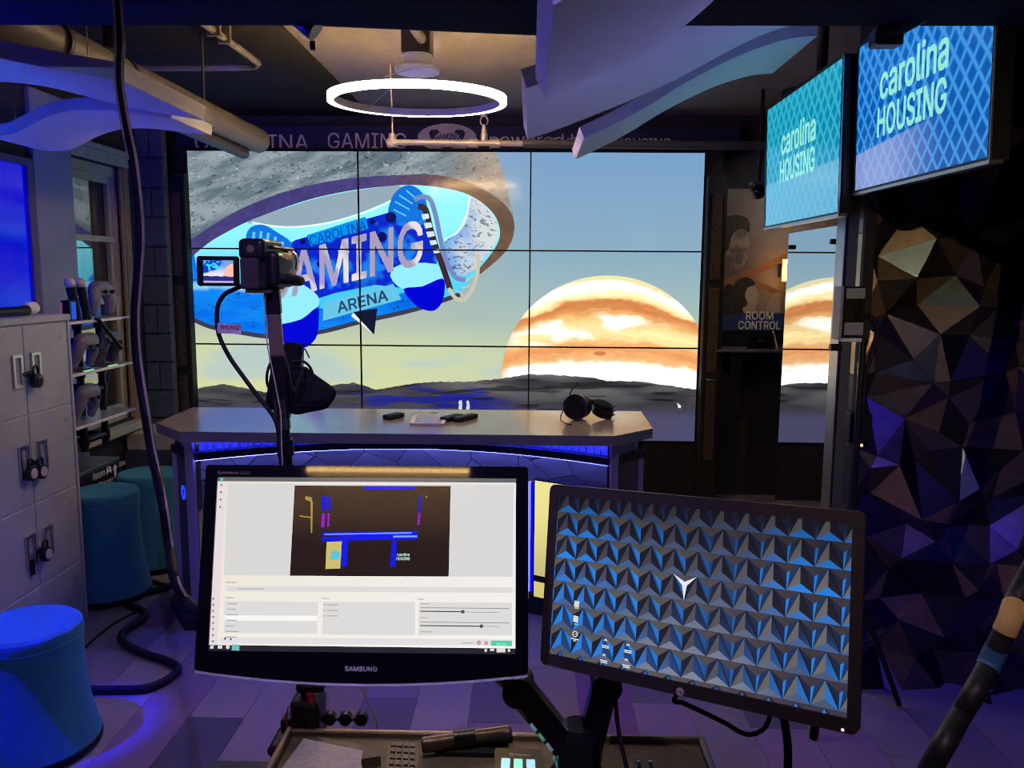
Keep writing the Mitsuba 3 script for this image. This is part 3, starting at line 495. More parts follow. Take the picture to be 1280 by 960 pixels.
# ---------------------------------------------------------------- mirrored glass panel, its column, the studio lamp
scene['mirror_glass'] = {'type': 'twosided', 'bsdf': {'type': 'conductor', 'material': 'none', 'specular_reflectance': rgb((.84, .86, .88))}}
MX = 1.37
a = [(4.4167,1.8523),(3.6778,1.8531)]
gp = thing('glass_panel', 'tall mirrored glass panel reflecting the video wall, left of the silver column', 'glass panel')
GL = Frame((MX, 0, 0), (0, -1, 0), (0, 0, 1), (-1, 0, 0))
y1, z1 = a[0]; y0, z2 = a[1]
obj('pane', box(MX, MX + .012, y0 - .02, y1, .05, (z1 + z2) / 2), 'mirror_glass', gp)
for (yy, zz) in [(4.3512,1.7788),(3.7521,1.7831)]:
    obj('standoff', cyl((MX - .018, yy, zz), (MX + .03, yy, zz), .012, 14), 'black_plastic', gp, smooth=40)
obj('edge_strip', box(MX - .004, MX + .014, y0 - .024, y0 - .014, .05, (z1 + z2) / 2), 'cream_lettering', gp)
mat('brushed_metal', proc(lambda p, n, uv: mi.Color3f(.50, .51, .53) * (.75 + .35 * noise(p.x * 400, p.z * 3, p.y * 400))), 0.35, metal=0.9)
k = obj('steel_column', box(1.328, 1.380, 3.52, 3.62, 0, 2.18, .003), 'brushed_metal'); tag(k, 'brushed metal column at the right edge of the mirrored glass', 'column')
k = obj('black_post', box(1.245, 1.285, 3.10, 3.13, 0, 2.2, .003), 'black_matte'); tag(k, 'thin black post between the metal column and the faceted wall', 'post')
st = thing('studio_light', 'black panel light with two grey flaps on a stand before the metal column', 'studio light')
SX, SY = 1.205, 2.96
a = [(1.1072,1.5909),(1.1925,1.4012)]
lx0, lz1 = a[0]; lx1, lz0 = a[1]
obj('housing', box(lx0, lx1, SY - .03, SY + .03, lz0, lz1, .005), 'black_plastic', st)
mat('grey_flap', (0.25, 0.28, 0.34), 0.5)
hh = lz1 - lz0
obj('flap', box(lx0 + .014, lx1 - .004, SY - .036, SY - .03, lz1 - hh * .23, lz1 - .006, .002), 'grey_flap', st)
obj('flap', box(lx0 + .014, lx1 - .004, SY - .036, SY - .03, lz0 + hh * .09, lz0 + hh * .33, .002), 'grey_flap', st)
obj('heat_sink', join(*[box(lx0 + .045 + i * .006, lx0 + .048 + i * .006, SY - .045, SY - .03, lz0 + hh * .36, lz1 - hh * .26) for i in range(4)]), 'dark_metal', st)
obj('side_bar', box(lx0 - .006, lx0 + .004, SY - .04, SY + .03, lz0, lz1, .002), 'grey_flap', st)
obj('foot_plate', box(lx0 + .004, lx1 - .01, SY - .045, SY - .01, lz0 - .006, lz0 + .006, .002), 'white_plastic', st)
obj('knob', cyl((lx0 - .02, SY, lz0 - .03), (lx0 + .02, SY, lz0 - .03), .013, 12), 'black_plastic', st, smooth=40)
obj('pole', join(cyl((SX, SY, .75), (SX, SY, lz0), .012, 14), cyl((SX, SY, .25), (SX, SY, .85), .017, 14)), 'black_plastic', st, smooth=40)
for (fx, fy) in ((1.42, 2.936), (1.02, 2.72), (1.08, 3.08)):
    obj('leg', join(cyl((SX, SY, .55), (fx, fy, .012), .010, 10), cyl((SX, SY, .22), ((SX + fx * 1.0) / 2, (SY + fy) / 2, .27), .006, 8)), 'black_plastic', st, smooth=40)
wb = thing('wall_box', 'black electrical box with a tiny indicator on the faceted wall by the studio light', 'box')
a = [(1.2169,1.1121),(1.2997,0.9983),(1.264,0.9886)]
obj('case', box(a[0][0], a[1][0], 3.06, 3.13, a[1][1], a[0][1], .004), 'black_plastic', wb)
obj('indicator', box(a[2][0] - .004, a[2][0] + .004, 3.055, 3.06, a[1][1] - .012, a[1][1] - .002), 'cream_lettering', wb, emit=lin(255, 225, 170, 1.0), weight=.003)
obj('conduit', cyl((a[2][0], 3.10, a[1][1]), (a[2][0], 3.10, 0.0), .009, 8), 'black_plastic', wb)
k = obj('lamp_cable', tube(catmull([(lx1 + .004, SY + .02, lz0 + hh * .45), *[(x, 3.05, z) for x, z in [(1.268,1.4816),(1.2944,1.4373),(1.2826,1.3478),(1.2585,1.2634),(1.2449,1.1967)]], (a[2][0], 3.09, a[0][1])], 6), .004, 8), 'black_rubber', smooth=50); tag(k, 'thin black cable looping from the studio light down to the wall box', 'cable')
k = obj('floor_cable', tube(catmull([(x, y, .006) for x, y in [(1.3534,3.0238),(1.4213,3.0018),(1.5167,3.042),(1.5592,3.0007),(1.6077,2.9032)]], 5), .005, 8), 'black_rubber', smooth=50); tag(k, 'thin dark cable on the floor beside the light stand leg', 'cable')

# ---------------------------------------------------------------- televisions on the right
def diamonds(base_hi, base_lo, wire, pale, frame):
    c, r, u = frame.c, frame.r, frame.u
    def fn(p, n, uv):
        d = mi.Vector3f(p) - mi.Vector3f(*[float(v) for v in c])
        a = dr.dot(d, mi.Vector3f(*[float(v) for v in r])) / frame.w + 0.5
        b = dr.dot(d, mi.Vector3f(*[float(v) for v in u])) / frame.h + 0.5
        wob = (fbm(a * 3, b * 3, 5.0) - .5) * .05
        s, t = a * 13 + b * 6.5 + wob * 8, a * 13 - b * 6.5 + wob * 5
        l1 = dr.abs(s - dr.round(s)); l2 = dr.abs(t - dr.round(t))
        soft = .02 + .10 * b
        w = dr.maximum(smoothstep(.16 + soft, .03, l1), smoothstep(.16 + soft, .03, l2))
        col = mix(base_lo, base_hi, b * .7 + .3 * (1 - a))
        col = col + (C3(wire) - col) * w * .85
        low = smoothstep(.26 + .10 * a, .24 + .10 * a, b) * smoothstep(.75, .25, a) if pale[1] else smoothstep(.36, .345, b)
        return col + (C3(pale[0]) - col) * low * .55
    return proc(fn)
def tv(key, P, label, img, text=True, tcol=lin(150, 232, 214)):
    f = Frame(P['c'], P['r'], P['u'], P['n'], P['w'], P['h'])
    t = thing('television', label, 'television')
    w, h = f.w / 2, f.h / 2
    obj('body', f.box(-w - .012, w + .012, -h - .014, h + .012, -.05, -.001, .006), 'black_plastic', t)
    obj('bezel', f.prism([sbox(-w - .012, -h - .014, w + .012, h + .012).difference(sbox(-w, -h, w, h))], -.001, .005), 'black_plastic', t)
    obj('chrome_edge', join(f.box(-w - .012, w + .012, -h - .018, -h - .008, -.03, .006), f.box(w + .009, w + .0125, -h - .016, h + .012, .001, .006)), 'silver', t)
    d = obj('display', f.prism([sbox(-w, -h, w, h)], 0, .001), 'screen_glass', t, emit=img(f), weight=.6)
    if text:
        for s_, h_, a_, w_ in (('carolina', .104, (-.25, .034), .46), ('HOUSING', .092, (-.262, -.088), .47)): obj('lettering', f.text(s_, h_, a_, .0015, .0006, True, width=w_), 'screen_glass', t, emit=tcol, weight=.03)
    obj('ceiling_mount', join(f.box(-.03, .03, -.1, .15, -.09, -.05), cyl(f.pt(0, .1, -.08), (f.pt(0, .1, -.08)[0], f.pt(0, .1, -.08)[1], ZC), .022, 14), f.box(-.2, .2, -.03, .03, -.07, -.05)), 'dark_metal', t)
    return t, f
P1 = dict(c=(1.1411,3.5979,2.1418),r=(-0.0077,-1.0000,-0.0039),u=(-0.0287,-0.0037,0.9996),n=(-0.9996,0.0078,-0.0286),w=0.9765,h=0.5492)
P2 = dict(c=(1.1695,2.6141,2.1818),r=(-0.0076,-1.0000,-0.0054),u=(-0.0340,-0.0051,0.9994),n=(-0.9994,0.0078,-0.0340),w=0.8835,h=0.4969)
tv('tv', P1, 'hanging television with teal wire mesh picture nearer the video wall', lambda f: diamonds(lin(0, 150, 178), lin(0, 128, 168), lin(62, 184, 216), (lin(120, 190, 222), 0), f))
tv('tv', P2, 'hanging television with deep blue wire mesh picture nearer the camera', lambda f: diamonds(lin(0, 96, 190), lin(0, 84, 168), lin(66, 158, 232), (lin(170, 178, 224), 1), f))
P3 = dict(P2); P3['c'] = (P2['c'][0], P2['c'][1] - 1.098, P2['c'][2] + .03)
tv('tv', P3, 'third hanging television cut off by the right edge of the picture', lambda f: lin(90, 96, 110), False)

# ================================================================ DESK
dk = thing('broadcast_desk', 'broadcast desk with pale angled top, ribbed blue-lit band and curved front before the video wall', 'desk')
DXC, DHW = -0.577, 0.965
def fy(x): return 3.58 + .33 * (1 - min(1.0, ((x - DXC) / DHW) ** 2))
top = Polygon([(-1.6973,4.0158),(-1.6819,3.5752),(-1.4909,3.3778),(0.3628,3.3931),(0.5521,3.5758),(0.5631,4.0428)])
scene['desk_top_lacquer'] = {'type': 'twosided', 'bsdf': {'type': 'roughplastic', 'distribution': 'ggx', 'alpha': .018, 'int_ior': 1.55, 'diffuse_reflectance': proc(lambda p, n, uv: mi.Color3f(.30, .285, .29) * (.93 + .1 * noise(p.x * 300, p.y * 300, p.z * 300)))}}
m = trimesh.creation.extrude_polygon(top, .044, engine='earcut'); m.apply_translation((0, 0, .906))
obj('top', m, 'desk_top_lacquer', dk)
mat('acrylic_backing', (.34, .36, .55), .35); mat('acrylic_fin', (.66, .70, .85), .25)
xs = np.linspace(-1.515, .360, 61)
def arc_solid(off0, off1, z0, z1, xs=xs):
    """A band along the concave front, from off0 to off1 behind it."""
    V = []; n = len(xs)
    for z in (z0, z1):
        for o in (off0, off1): V += [(x, fy(x) + o, z) for x in xs]
    F = []
    A, B, C_, D = 0, n, 2 * n, 3 * n
    for i in range(n - 1):
        for p, q in ((A, C_), (D, B), (C_, D), (B, A)):
            F += [(p + i, p + i + 1, q + i + 1), (p + i, q + i + 1, q + i)]
    F += [(A, C_, D), (A, D, B), (A + n - 1, B + n - 1, D + n - 1), (A + n - 1, D + n - 1, C_ + n - 1)]
    m = trimesh.Trimesh(np.array(V), np.array(F), process=False); m.fix_normals(); return m
ZT, ZL, ZB = .906, .810, .776
obj('backing_band', arc_solid(.035, .05, ZL, ZT), 'acrylic_backing', dk, emit=(.012, .022, .62), weight=.15)
for i in range(1, len(xs) - 1):
    x = xs[i]; obj('fin', box(x - .0024, x + .0024, fy(x) + .004, fy(x) + .035, ZL, ZT), 'acrylic_fin', dk)
obj('light_strip', arc_solid(-.012, .012, ZT - .004, ZT - .001), 'acrylic_fin', dk, emit=DESK_LED, weight=.4)
obj('ledge', arc_solid(-.02, .06, ZB, ZL), 'black_matte', dk)
obj('light_strip', arc_solid(-.010, .004, ZB - .003, ZB), 'acrylic_fin', dk, emit=(2.6, 3.0, 15.0), weight=.4)
def wrink(p, n, uv):
    d, d2, r = voronoi(p.x * 5.5 + p.z * 2, p.z * 6)
    c = mix((.16, .15, .19), (.30, .29, .34), r)
    return c * (1 - .8 * smoothstep(.030, .01, d2 - d))
mat('desk_front_foil', proc(wrink), .4, metal=.2, bump=(proc(lambda p, n, uv: fbm(p.x * 9, p.z * 9) ), .02))
obj('front_panel', arc_solid(.045, .06, .06, ZB), 'desk_front_foil', dk)
obj('plinth', arc_solid(-.03, .10, .0, .06), 'black_matte', dk)
mat('lilac_metal', (.42, .38, .55), .4, metal=.4); mat('side_panel', proc(lambda p, n, uv: mi.Color3f(.045, .05, .075) * (.7 + .6 * fbm(p.x * 12, p.y * 12, p.z * 12))), .35)
PY0, PY1 = 3.565, 3.765
def slab(pts, z0, z1):
    g = Polygon(pts); g = g if g.is_valid else g.buffer(0)
    m = trimesh.creation.extrude_polygon(g, z1 - z0, engine='earcut'); m.apply_translation((0, 0, z0)); return m
for s, ex, fx in ((-1, -1.538, -1.690), (1, .385, .530)):
    obj('corner_post', box(ex - .018, ex + .018, PY0, PY0 + .036, .05, ZT, .003), 'lilac_metal', dk)
    obj('corner_post', box(fx - .014, fx + .014, PY1, PY1 + .028, .05, ZB, .003), 'lilac_metal', dk)
    obj('side_panel', slab([(ex, PY0 + .02), (fx, PY1 + .013), (fx, PY1 + .055), (ex, PY0 + .075)], .06, ZB), 'side_panel', dk)
    obj('side_ledge', slab([(ex, PY0 + .01), (fx + .02 * s, PY1 + .005), (fx, PY1 + .085), (ex, PY0 + .115)], ZB, ZL), 'black_matte', dk)
    obj('side_band', slab([(ex, PY0 + .03), (fx - .03 * s, PY1 + .005), (fx - .03 * s, PY1 + .035), (ex, PY0 + .055)], ZL, ZT), 'acrylic_backing', dk)
    obj('plinth', slab([(ex - .05 * s, PY0 - .06), (ex + .03 * s, PY0 - .06), (fx + .05 * s, PY1 - .015), (fx + .02 * s, PY1 + .105), (ex, PY1 - .04)], 0, .06), 'black_matte', dk)
    obj('side_board', box(fx - .01, fx + .01, PY1 + .03, 3.99, .0, ZT, .003), 'side_panel', dk)
# glowing round emblem on the left side panel
dvec = np.array([-1.690 + 1.538, PY1 + .013 - PY0 - .02, 0]); dvec /= np.linalg.norm(dvec); nv = np.array([-dvec[1], dvec[0], 0]); nv = nv if nv[1] < 0 else -nv
EF = Frame(np.array([-1.616, PY0 + .118, .600]) , -dvec, (0, 0, 1), nv)
ri = Point(0, 0).buffer(.034, 20)
obj('emblem', EF.prism([ri.difference(Point(0, 0).buffer(.022)), *[affinity.rotate(Polygon([(-.004, .012), (.004, .012), (.006, .03), (-.006, .03)]), k * 120, origin=(0, 0)) for k in range(3)]], .002, .006), 'screen_glass', dk, emit=(.02, .06, .9), weight=.01)
# lit yellow panel and LED bar on the right half of the front
ya = [(0.0322,0.67),(0.0373,0.2098),(0.0376,0.1783),(0.0385,0.1033)]
x0 = ya[0][0]
def chord(xa, xb, off):
    p, q = np.array([xa, fy(xa) - off]), np.array([xb, fy(xb) - off]); d = (q - p); L = np.linalg.norm(d); d /= L
    return Frame((p[0], p[1], 0), (d[0], d[1], 0), (0, 0, 1), (d[1], -d[0], 0), L)
YP = chord(x0, x0 + .33, .06)
PANEL = lin(236, 226, 146, 1.0)
yb_ = obj('light_box', YP.box(-.006, YP.w + .006, ya[3][1] - .006, ya[0][1] + .006, -.04, -.001), 'black_matte', dk)
obj('lit_panel', YP.prism([sbox(0, ya[1][1], YP.w, ya[0][1])], 0, .002), 'screen_glass', yb_, emit=proc(lambda p, n, uv: C3(PANEL) * (.62 + .4 * smoothstep(.1, .6, p.z))), weight=.2)
obj('lit_panel', YP.prism([sbox(0, ya[3][1], .12, ya[2][1])], 0, .002), 'screen_glass', yb_, emit=lin(214, 200, 120), weight=.02)
lb = [(0.0026,0.6582),(0.0194,0.1188)]
LB = chord(lb[0][0] - .004, lb[0][0] + .02, .055)
obj('led_bar', LB.box(0, .012, lb[1][1], lb[0][1], -.02, .004, .001), 'screen_glass', dk, emit=lin(130, 140, 255, 1.1), weight=.03)
obj('led_bar', LB.box(.016, .026, lb[1][1], lb[0][1], -.02, .002, .001), 'screen_glass', dk, emit=lin(10, 10, 230, .9), weight=.03)

# ---------------------------------------------------------------- things on the desk
DZ = .9505
def remote(px, label, ln, wd, name='remote_control'):
    (x, y), = px
    t = thing(name, label, 'remote control')
    fr_ = Frame((x, y, DZ), (math.cos(.55), -math.sin(.55), 0), (math.sin(.55), math.cos(.55), 0), (0, 0, 1))
    obj('body', fr_.box(-wd / 2, wd / 2, -ln / 2, ln / 2, 0, .022, .006), 'black_plastic', t)
    for j in range(5):
        for i in range(2): obj('button', fr_.box(-.012 + i * .016, -.004 + i * .016, ln * (-.34 + j * .15), ln * (-.27 + j * .15), .022, .0245, .001), 'shelf_laminate', t)
remote([(-0.6368,3.7582)], 'short dark remote control left of the white tablet on the desk', .11, .05)
remote([(-0.359,3.7329)], 'dark remote control touching the right edge of the white tablet', .13, .05)
remote([(-0.2957,3.7369)], 'rightmost dark remote control beside the white tablet on the desk', .15, .045)
tb = thing('desk_tablet', 'white tablet lying flat in the middle of the pale desk top', 'tablet')
q = [(-0.5291,3.5891),(-0.3883,3.5879),(-0.3923,3.8401),(-0.5428,3.8416)]
obj('body', poly_mesh([Polygon(q).buffer(.008, join_style=1)], .010), 'white_plastic', tb); scene[tb + '__body']['to_world'] = T().translate([0, 0, DZ])
d_ = obj('display', poly_mesh([Polygon(q).buffer(-.012)], .0008), 'desk_top_lacquer', tb); scene[d_]['to_world'] = T().translate([0, 0, DZ + .010])
a = [(-0.4433,3.8822),(-0.454,4.0121)]
k = obj('tablet_pen', cyl((a[0][0] - .12, a[0][1] - .01, DZ + .005), (a[0][0], a[0][1] + .02, DZ + .005), .004, 8), 'white_plastic'); tag(k, 'thin white pen lying just behind the tablet on the desk', 'pen')
# headset
hs = thing('headset', 'black over-ear headset with thin boom arm lying on the right of the desk', 'headset')
hx, hy = [(0.2213,3.7697)][0]
def cup(c, ax, r, d):
    ax = np.array(ax, float); ax /= np.linalg.norm(ax); c = np.array(c)
    return join(tube([c - ax * d / 2, c - ax * d * .4, c + ax * d * .4, c + ax * d / 2], [r * .8, r, r, r * .75], 28))
obj('ear_cup', cup((hx, hy, DZ + .062), (-.35, -1, .12), .060, .05), 'black_plastic', hs, smooth=35)
obj('ear_pad', cup((hx + .02, hy + .04, DZ + .058), (-.35, -1, .12), .055, .035), 'black_rubber', hs, smooth=35)
obj('ear_cup', cup((hx + .13, hy + .055, DZ + .035), (.3, -.25, 1), .050, .045), 'black_plastic', hs, smooth=35)
obj('ear_pad', cup((hx + .13, hy + .055, DZ + .062), (.3, -.25, 1), .046, .025), 'black_rubber', hs, smooth=35)
ang = np.linspace(-.2, math.pi + .2, 22)
obj('headband', tube([(hx + .085 + .085 * -math.cos(t), hy + .06 + .075 * math.sin(t), DZ + .065 + .012 * math.cos(t)) for t in ang], .012, 10), 'black_rubber', hs, smooth=50)
obj('cup_disc', cup((hx - .009, hy - .027, DZ + .065), (-.35, -1, .12), .036, .006), 'dark_metal', hs, smooth=35)
obj('yoke', join(*[cyl((hx + .165, hy + .03 - .012 * i, DZ + .015 + .022 * i), (hx + .185, hy + .075 - .012 * i, DZ + .015 + .022 * i), .005, 8) for i in range(3)]), 'dark_metal', hs)
obj('boom_arm', tube(catmull([(hx - .02, hy, DZ + .1), (hx - .03, hy - .01, DZ + .13), (hx + .005, hy, DZ + .175)], 5), .003, 8), 'black_plastic', hs, smooth=50)
obj('cable', tube(catmull([(hx - .05, hy - .02, DZ + .08), (hx - .075, hy - .06, DZ + .02), (hx - .06, hy - .10, DZ + .004), (hx - .03, hy - .15, DZ + .004)], 5), .0025, 8), 'black_plastic', hs, smooth=50)

# ================================================================ CEILING
rl = thing('ring_light', 'glowing warm ring lamp hanging under the ceiling over the desk', 'ring lamp')
RX, RY, RZ, RR = -.524, 3.85, 2.414, .395
prof = lambda r0, r1, z0, z1: np.array([(r0, z0), (r1, z0), (r1, z1), (r0, z1), (r0, z0)])
tilt = T().translate([RX, RY, RZ]).rotate([1, 0, 0], 2.2)
rm = lambda r0, r1, z0, z1: trimesh.creation.revolve(prof(r0, r1, z0, z1), sections=72)
k = obj('diffuser', rm(RR - .016, RR + .012, -.016, .015), 'white_plastic', rl, emit=RING, weight=4.0); scene[k]['to_world'] = tilt
k = obj('inner_band', rm(RR - .020, RR - .0165, -.014, .020), 'white_plastic', rl); scene[k]['to_world'] = tilt
obj('canopy', lathe([(0, 2.535), (.10, 2.535), (.105, 2.545), (.105, 2.553), (.07, 2.556), (.068, 2.61), (0, 2.61)], (RX, RY, 0), 48), 'white_plastic', rl, smooth=30)
for t in (.35, 2.4, 4.5):
    obj('wire', cyl((RX + .06 * math.cos(t), RY + .06 * math.sin(t), 2.54), (RX + (RR - .01) * math.cos(t), RY + (RR - .01) * math.sin(t), RZ + .015), .0016, 6), 'silver', rl)
obj('junction_box', box(RX - .065, RX + .065, RY - .06, RY + .07, 2.61, ZC, .004), 'dark_metal', rl)
mat('pipe_paint', (.17, .16, .145), .5)
for dx in (-.035, .03):
    k = obj('conduit_pipe', tube([(RX + dx - .06, 2.9, 2.665), (RX + dx, RY - .078, 2.66)], .022, 14), 'pipe_paint', smooth=40); tag(k, 'short %s conduit running to the box above the ring lamp' % ('left' if dx < 0 else 'right'), 'conduit')
cp = [(x, y, 2.655) for x, y in [(-1.3774,3.4778),(-1.3634,3.9305)]] + [(x, y, 2.655) for x, y in [(-1.3611,4.0998)]]
cx, cy, _ = cp[-1]
k = thing('bent_conduit', 'thin metal conduit bending across the ceiling left of the ring lamp', 'conduit')
obj('pipe', tube(catmull(cp + [(cx - .02, cy + .12, 2.66), (cx - .16, cy + .2, 2.665), (cx - .9, cy + .22, 2.665)], 5), .016, 12), 'pipe_paint', k, smooth=40)
for u in (.35, .6):
    p = np.array(cp[0]) * (1 - u) + np.array(cp[1]) * u
    obj('clip', box(p[0] - .03, p[0] + .03, p[1] - .01, p[1] + .01, 2.632, ZC, .002), 'pipe_paint', k)
# sprinkler pipe in front of the sign
sk = thing('sprinkler_pipe', 'painted sprinkler pipe with one upright head crossing in front of the header sign', 'pipe')
mat('sprinkler_paint', (.50, .44, .36), .4); mat('dark_pipe_paint', (.05, .05, .055), .5)
z_ = 2.340
obj('pipe', tube([(-.77, 4.6, z_ + .004), (-.05, 4.6, z_)], .016, 14), 'sprinkler_paint', sk, smooth=40)
obj('pipe', tube([(-.05, 4.6, z_), (1.9, 4.6, z_ - .01)], .022, 14), 'dark_pipe_paint', sk, smooth=40)
for x in (-.77, -.32, -.2): obj('coupling', tube([(x - .025, 4.6, z_), (x + .025, 4.6, z_)], .024, 14), 'sprinkler_paint', sk, smooth=40)
obj('riser', tube([(-.262, 4.6, z_ + .01), (-.262, 4.6, z_ + .05), (-.262, 4.6, z_ + .052), (-.262, 4.6, z_ + .075), (-.262, 4.6, z_ + .077), (-.262, 4.6, z_ + .10)], [.020, .020, .016, .016, .012, .012], 14), 'sprinkler_paint', sk, smooth=40)
obj('sprinkler_head', join(tube(catmull([(-.276, 4.6, z_ + .10), (-.282, 4.6, z_ + .125), (-.262, 4.6, z_ + .148), (-.242, 4.6, z_ + .125), (-.248, 4.6, z_ + .10)], 5), .004, 8), cyl((-.262, 4.6, z_ + .145), (-.262, 4.6, z_ + .149), .02, 14)), 'sprinkler_paint', sk, smooth=40)
obj('hanger', join(cyl((-.765, 4.6, z_ + .02), (-.775, 4.6, ZC), .005, 8), cyl((-.77, 4.6, z_ - .02), (-.77, 4.6, z_ + .05), .02, 12)), 'sprinkler_paint', sk, smooth=40)
# pipes on the left
dp = thing('drain_pipe', 'fat grey pipe running along the ceiling above the left acoustic boards', 'pipe')
obj('pipe', tube([(-1.590, 2.16, 2.372), (-1.560, 4.75, 2.372)], .066, 28), 'pipe_paint', dp, smooth=40)
obj('pipe_mouth', tube([(-1.560, 4.74, 2.372), (-1.560, 4.77, 2.372)], .052, 22), 'black_matte', dp)
for y in (2.75, 3.2, 4.0):
    obj('strap', tube([(-1.573, y, 2.372), (-1.573, y + .02, 2.372)], .069, 28), 'dark_pipe_paint', dp, smooth=40)
    obj('strap_rod', cyl((-1.573, y + .01, 2.43), (-1.573, y + .01, ZC), .006, 8), 'dark_pipe_paint', dp)
obj('valve', box(-1.545, -1.50, 3.02, 3.10, 2.42, 2.53, .005), 'dark_pipe_paint', dp); obj('valve_stem', cyl((-1.52, 3.06, 2.5), (-1.52, 3.06, 2.66), .012, 10), 'dark_pipe_paint', dp)
k = obj('dark_pipe', tube([(-1.60, 3.7, 2.283), (-1.60, 4.62, 2.283)], .030, 16), 'dark_pipe_paint', smooth=40); tag(k, 'dark thin pipe running just under the end of the fat grey pipe', 'pipe')
k = obj('ceiling_pipe', tube([(-1.69, 2.2, 2.49), (-1.67, 2.95, 2.49)], .03, 16), 'pipe_paint', smooth=40); tag(k, 'thin pale pipe lying above the fat grey pipe at the top left', 'pipe')
# beams
mat('beam_paint', proc(lambda p, n, uv: mi.Color3f(.005, .005, .009) * (.7 + .6 * fbm(p.x * 5, p.z * 30))), .8, spec=.08)
bm = thing('ceiling_beam', 'dark beam crossing the whole top of the room nearest the camera', 'beam')
obj('body', box(XL, XR, 1.98, 2.12, 2.248, 2.5), 'beam_paint', bm)
obj('flange', box(XL, XR, 1.955, 2.145, 2.243, 2.256, .002), 'beam_paint', bm)
obj('web', box(XL, XR, 2.03, 2.07, 2.5, ZC), 'beam_paint', bm)
hb = thing('screen_housing', 'long dark roller housing hung behind the beam above the ring lamp', 'housing')
m = box(-.75, .06, 2.215, 2.35, 2.29, 2.40, .006); m.apply_transform(trimesh.transformations.rotation_matrix(.040, (0, 1, 0), (-.35, 2.25, 2.3)))
obj('case', m, 'beam_paint', hb)
for x in (-.6, -.1): obj('hanger', cyl((x, 2.26, 2.38), (x, 2.26, ZC), .012, 10), 'dark_metal', hb)
tl = thing('track_light', 'black spotlight with a yoke clamped to the beam above the header sign', 'spotlight')
a = [(-0.6675,2.2939),(-0.5525,2.232)]
pA, pB = np.array([a[0][0], 2.168, a[0][1] + .03]), np.array([a[1][0], 2.17, a[1][1] + .01])
obj('body', tube([pA, pA * .3 + pB * .7, pB], [.022, .030, .032], 18), 'black_plastic', tl, smooth=40)
obj('yoke', join(box(pA[0] - .02, pA[0] + .03, 2.145, 2.16, pA[2] - .06, pA[2] + .05, .003), box(a[0][0] - .03, a[0][0] + .16, 2.14, 2.20, a[1][1] + .055, a[1][1] + .075, .003)), 'black_plastic', tl)
obj('clamp_screw', cyl(pB + [-.012, 0, -.03], pB + [-.012, 0, -.052], .007, 10), 'black_plastic', tl)
bc = thing('beam_clamp', 'black clamp gripping the beam in front of the blue television', 'clamp')
a = [(0.8705,2.2163),(0.9597,2.2646)]
pA, pB = np.array([a[0][0], 2.16, a[0][1]]), np.array([a[1][0], 2.10, a[1][1]])
obj('arm', tube([pA, pB], .020, 12), 'black_plastic', bc, smooth=40)
obj('jaw', box(pA[0] - .02, pA[0] + .05, 2.13, 2.18, pA[2] - .02, pA[2] + .02, .004), 'black_plastic', bc)
obj('jaw', box(pB[0] - .01, pB[0] + .04, 2.06, 2.13, pB[2] - .0, pB[2] + .05, .004), 'black_plastic', bc)

# acoustic boards: a curved profile across the room (x, z), extruded along the room (y)
def board(label, prof, y0, y1, t=.05, n=5):
    p = catmull(prof, n); d = np.gradient(p, axis=0); d /= np.linalg.norm(d, axis=1, keepdims=True)
    nn = np.stack([-d[:, 1], d[:, 0]], 1); nn[nn[:, 1] < 0] *= -1
    q = p + nn * t; N = len(p)
    V = np.array([(a, y0, b) for a, b in p] + [(a, y0, b) for a, b in q] + [(a, y1, b) for a, b in p] + [(a, y1, b) for a, b in q]); F = []
    for i in range(N - 1):
        for A, B in ((0, N), (2 * N, 3 * N)):
            F += [(A + i, A + i + 1, B + i + 1), (A + i, B + i + 1, B + i)]
        for A, B in ((0, 2 * N), (N, 3 * N)):
            F += [(A + i, A + i + 1, B + i + 1), (A + i, B + i + 1, B + i)]
    for i in (0, N - 1): F += [(i, N + i, 3 * N + i), (i, 3 * N + i, 2 * N + i)]
    m = trimesh.Trimesh(V, np.array(F), process=False); m.fix_normals()
    k = thing('acoustic_board', label, 'acoustic board')
    obj('foam', m, 'white_foam', k, smooth=25)
    lo = N // 2
    for i in (N // 4, 3 * N // 4):
        obj('hanging_wire', cyl((q[i][0], (y0 + y1) / 2, q[i][1] - .01), (q[i][0], (y0 + y1) / 2, ZC), .002, 6), 'silver', k)
    return k
board('largest white curved acoustic board, cut off by the top of the picture', [(.030, 2.012), (.115, 2.052), (.225, 2.104), (.33, 2.167), (.44, 2.265), (.52, 2.35)], 1.25, 1.90, .055)
board('middle white wavy acoustic board right of the ring lamp', [(-.015, 2.104), (.10, 2.142), (.25, 2.200), (.40, 2.262), (.517, 2.316), (.64, 2.382), (.765, 2.445), (.874, 2.486), (.998, 2.512), (1.10, 2.53), (1.16, 2.55)], 2.2, 3.0, .05)
board('white wavy acoustic board nearest the video wall on the right', [(.20, 2.142), (.33, 2.203), (.44, 2.262), (.55, 2.330), (.66, 2.390), (.80, 2.455), (.94, 2.500), (1.02, 2.512), (1.06, 2.514)], 3.2, 3.77, .045)
board('white acoustic board end at the upper left corner of the picture', [(-2.2, 2.27), (-1.9, 2.28), (-1.6, 2.24), (-1.40, 2.20), (-1.215, 2.168)], 1.3, 1.9, .05)
board('white acoustic board lit blue under the fat grey pipe', [(-2.5, 2.27), (-2.2, 2.30), (-1.954, 2.300), (-1.77, 2.285), (-1.62, 2.252), (-1.50, 2.222), (-1.34, 2.192), (-1.178, 2.165)], 2.4, 3.0, .05)
board('lower white wavy acoustic board lit blue above the window', [(-2.5, 2.255), (-2.30, 2.20), (-2.15, 2.150), (-2.03, 2.145), (-1.95, 2.175), (-1.87, 2.212), (-1.78, 2.236), (-1.66, 2.240), (-1.52, 2.226), (-1.385, 2.212)], 3.2, 3.6, .045)

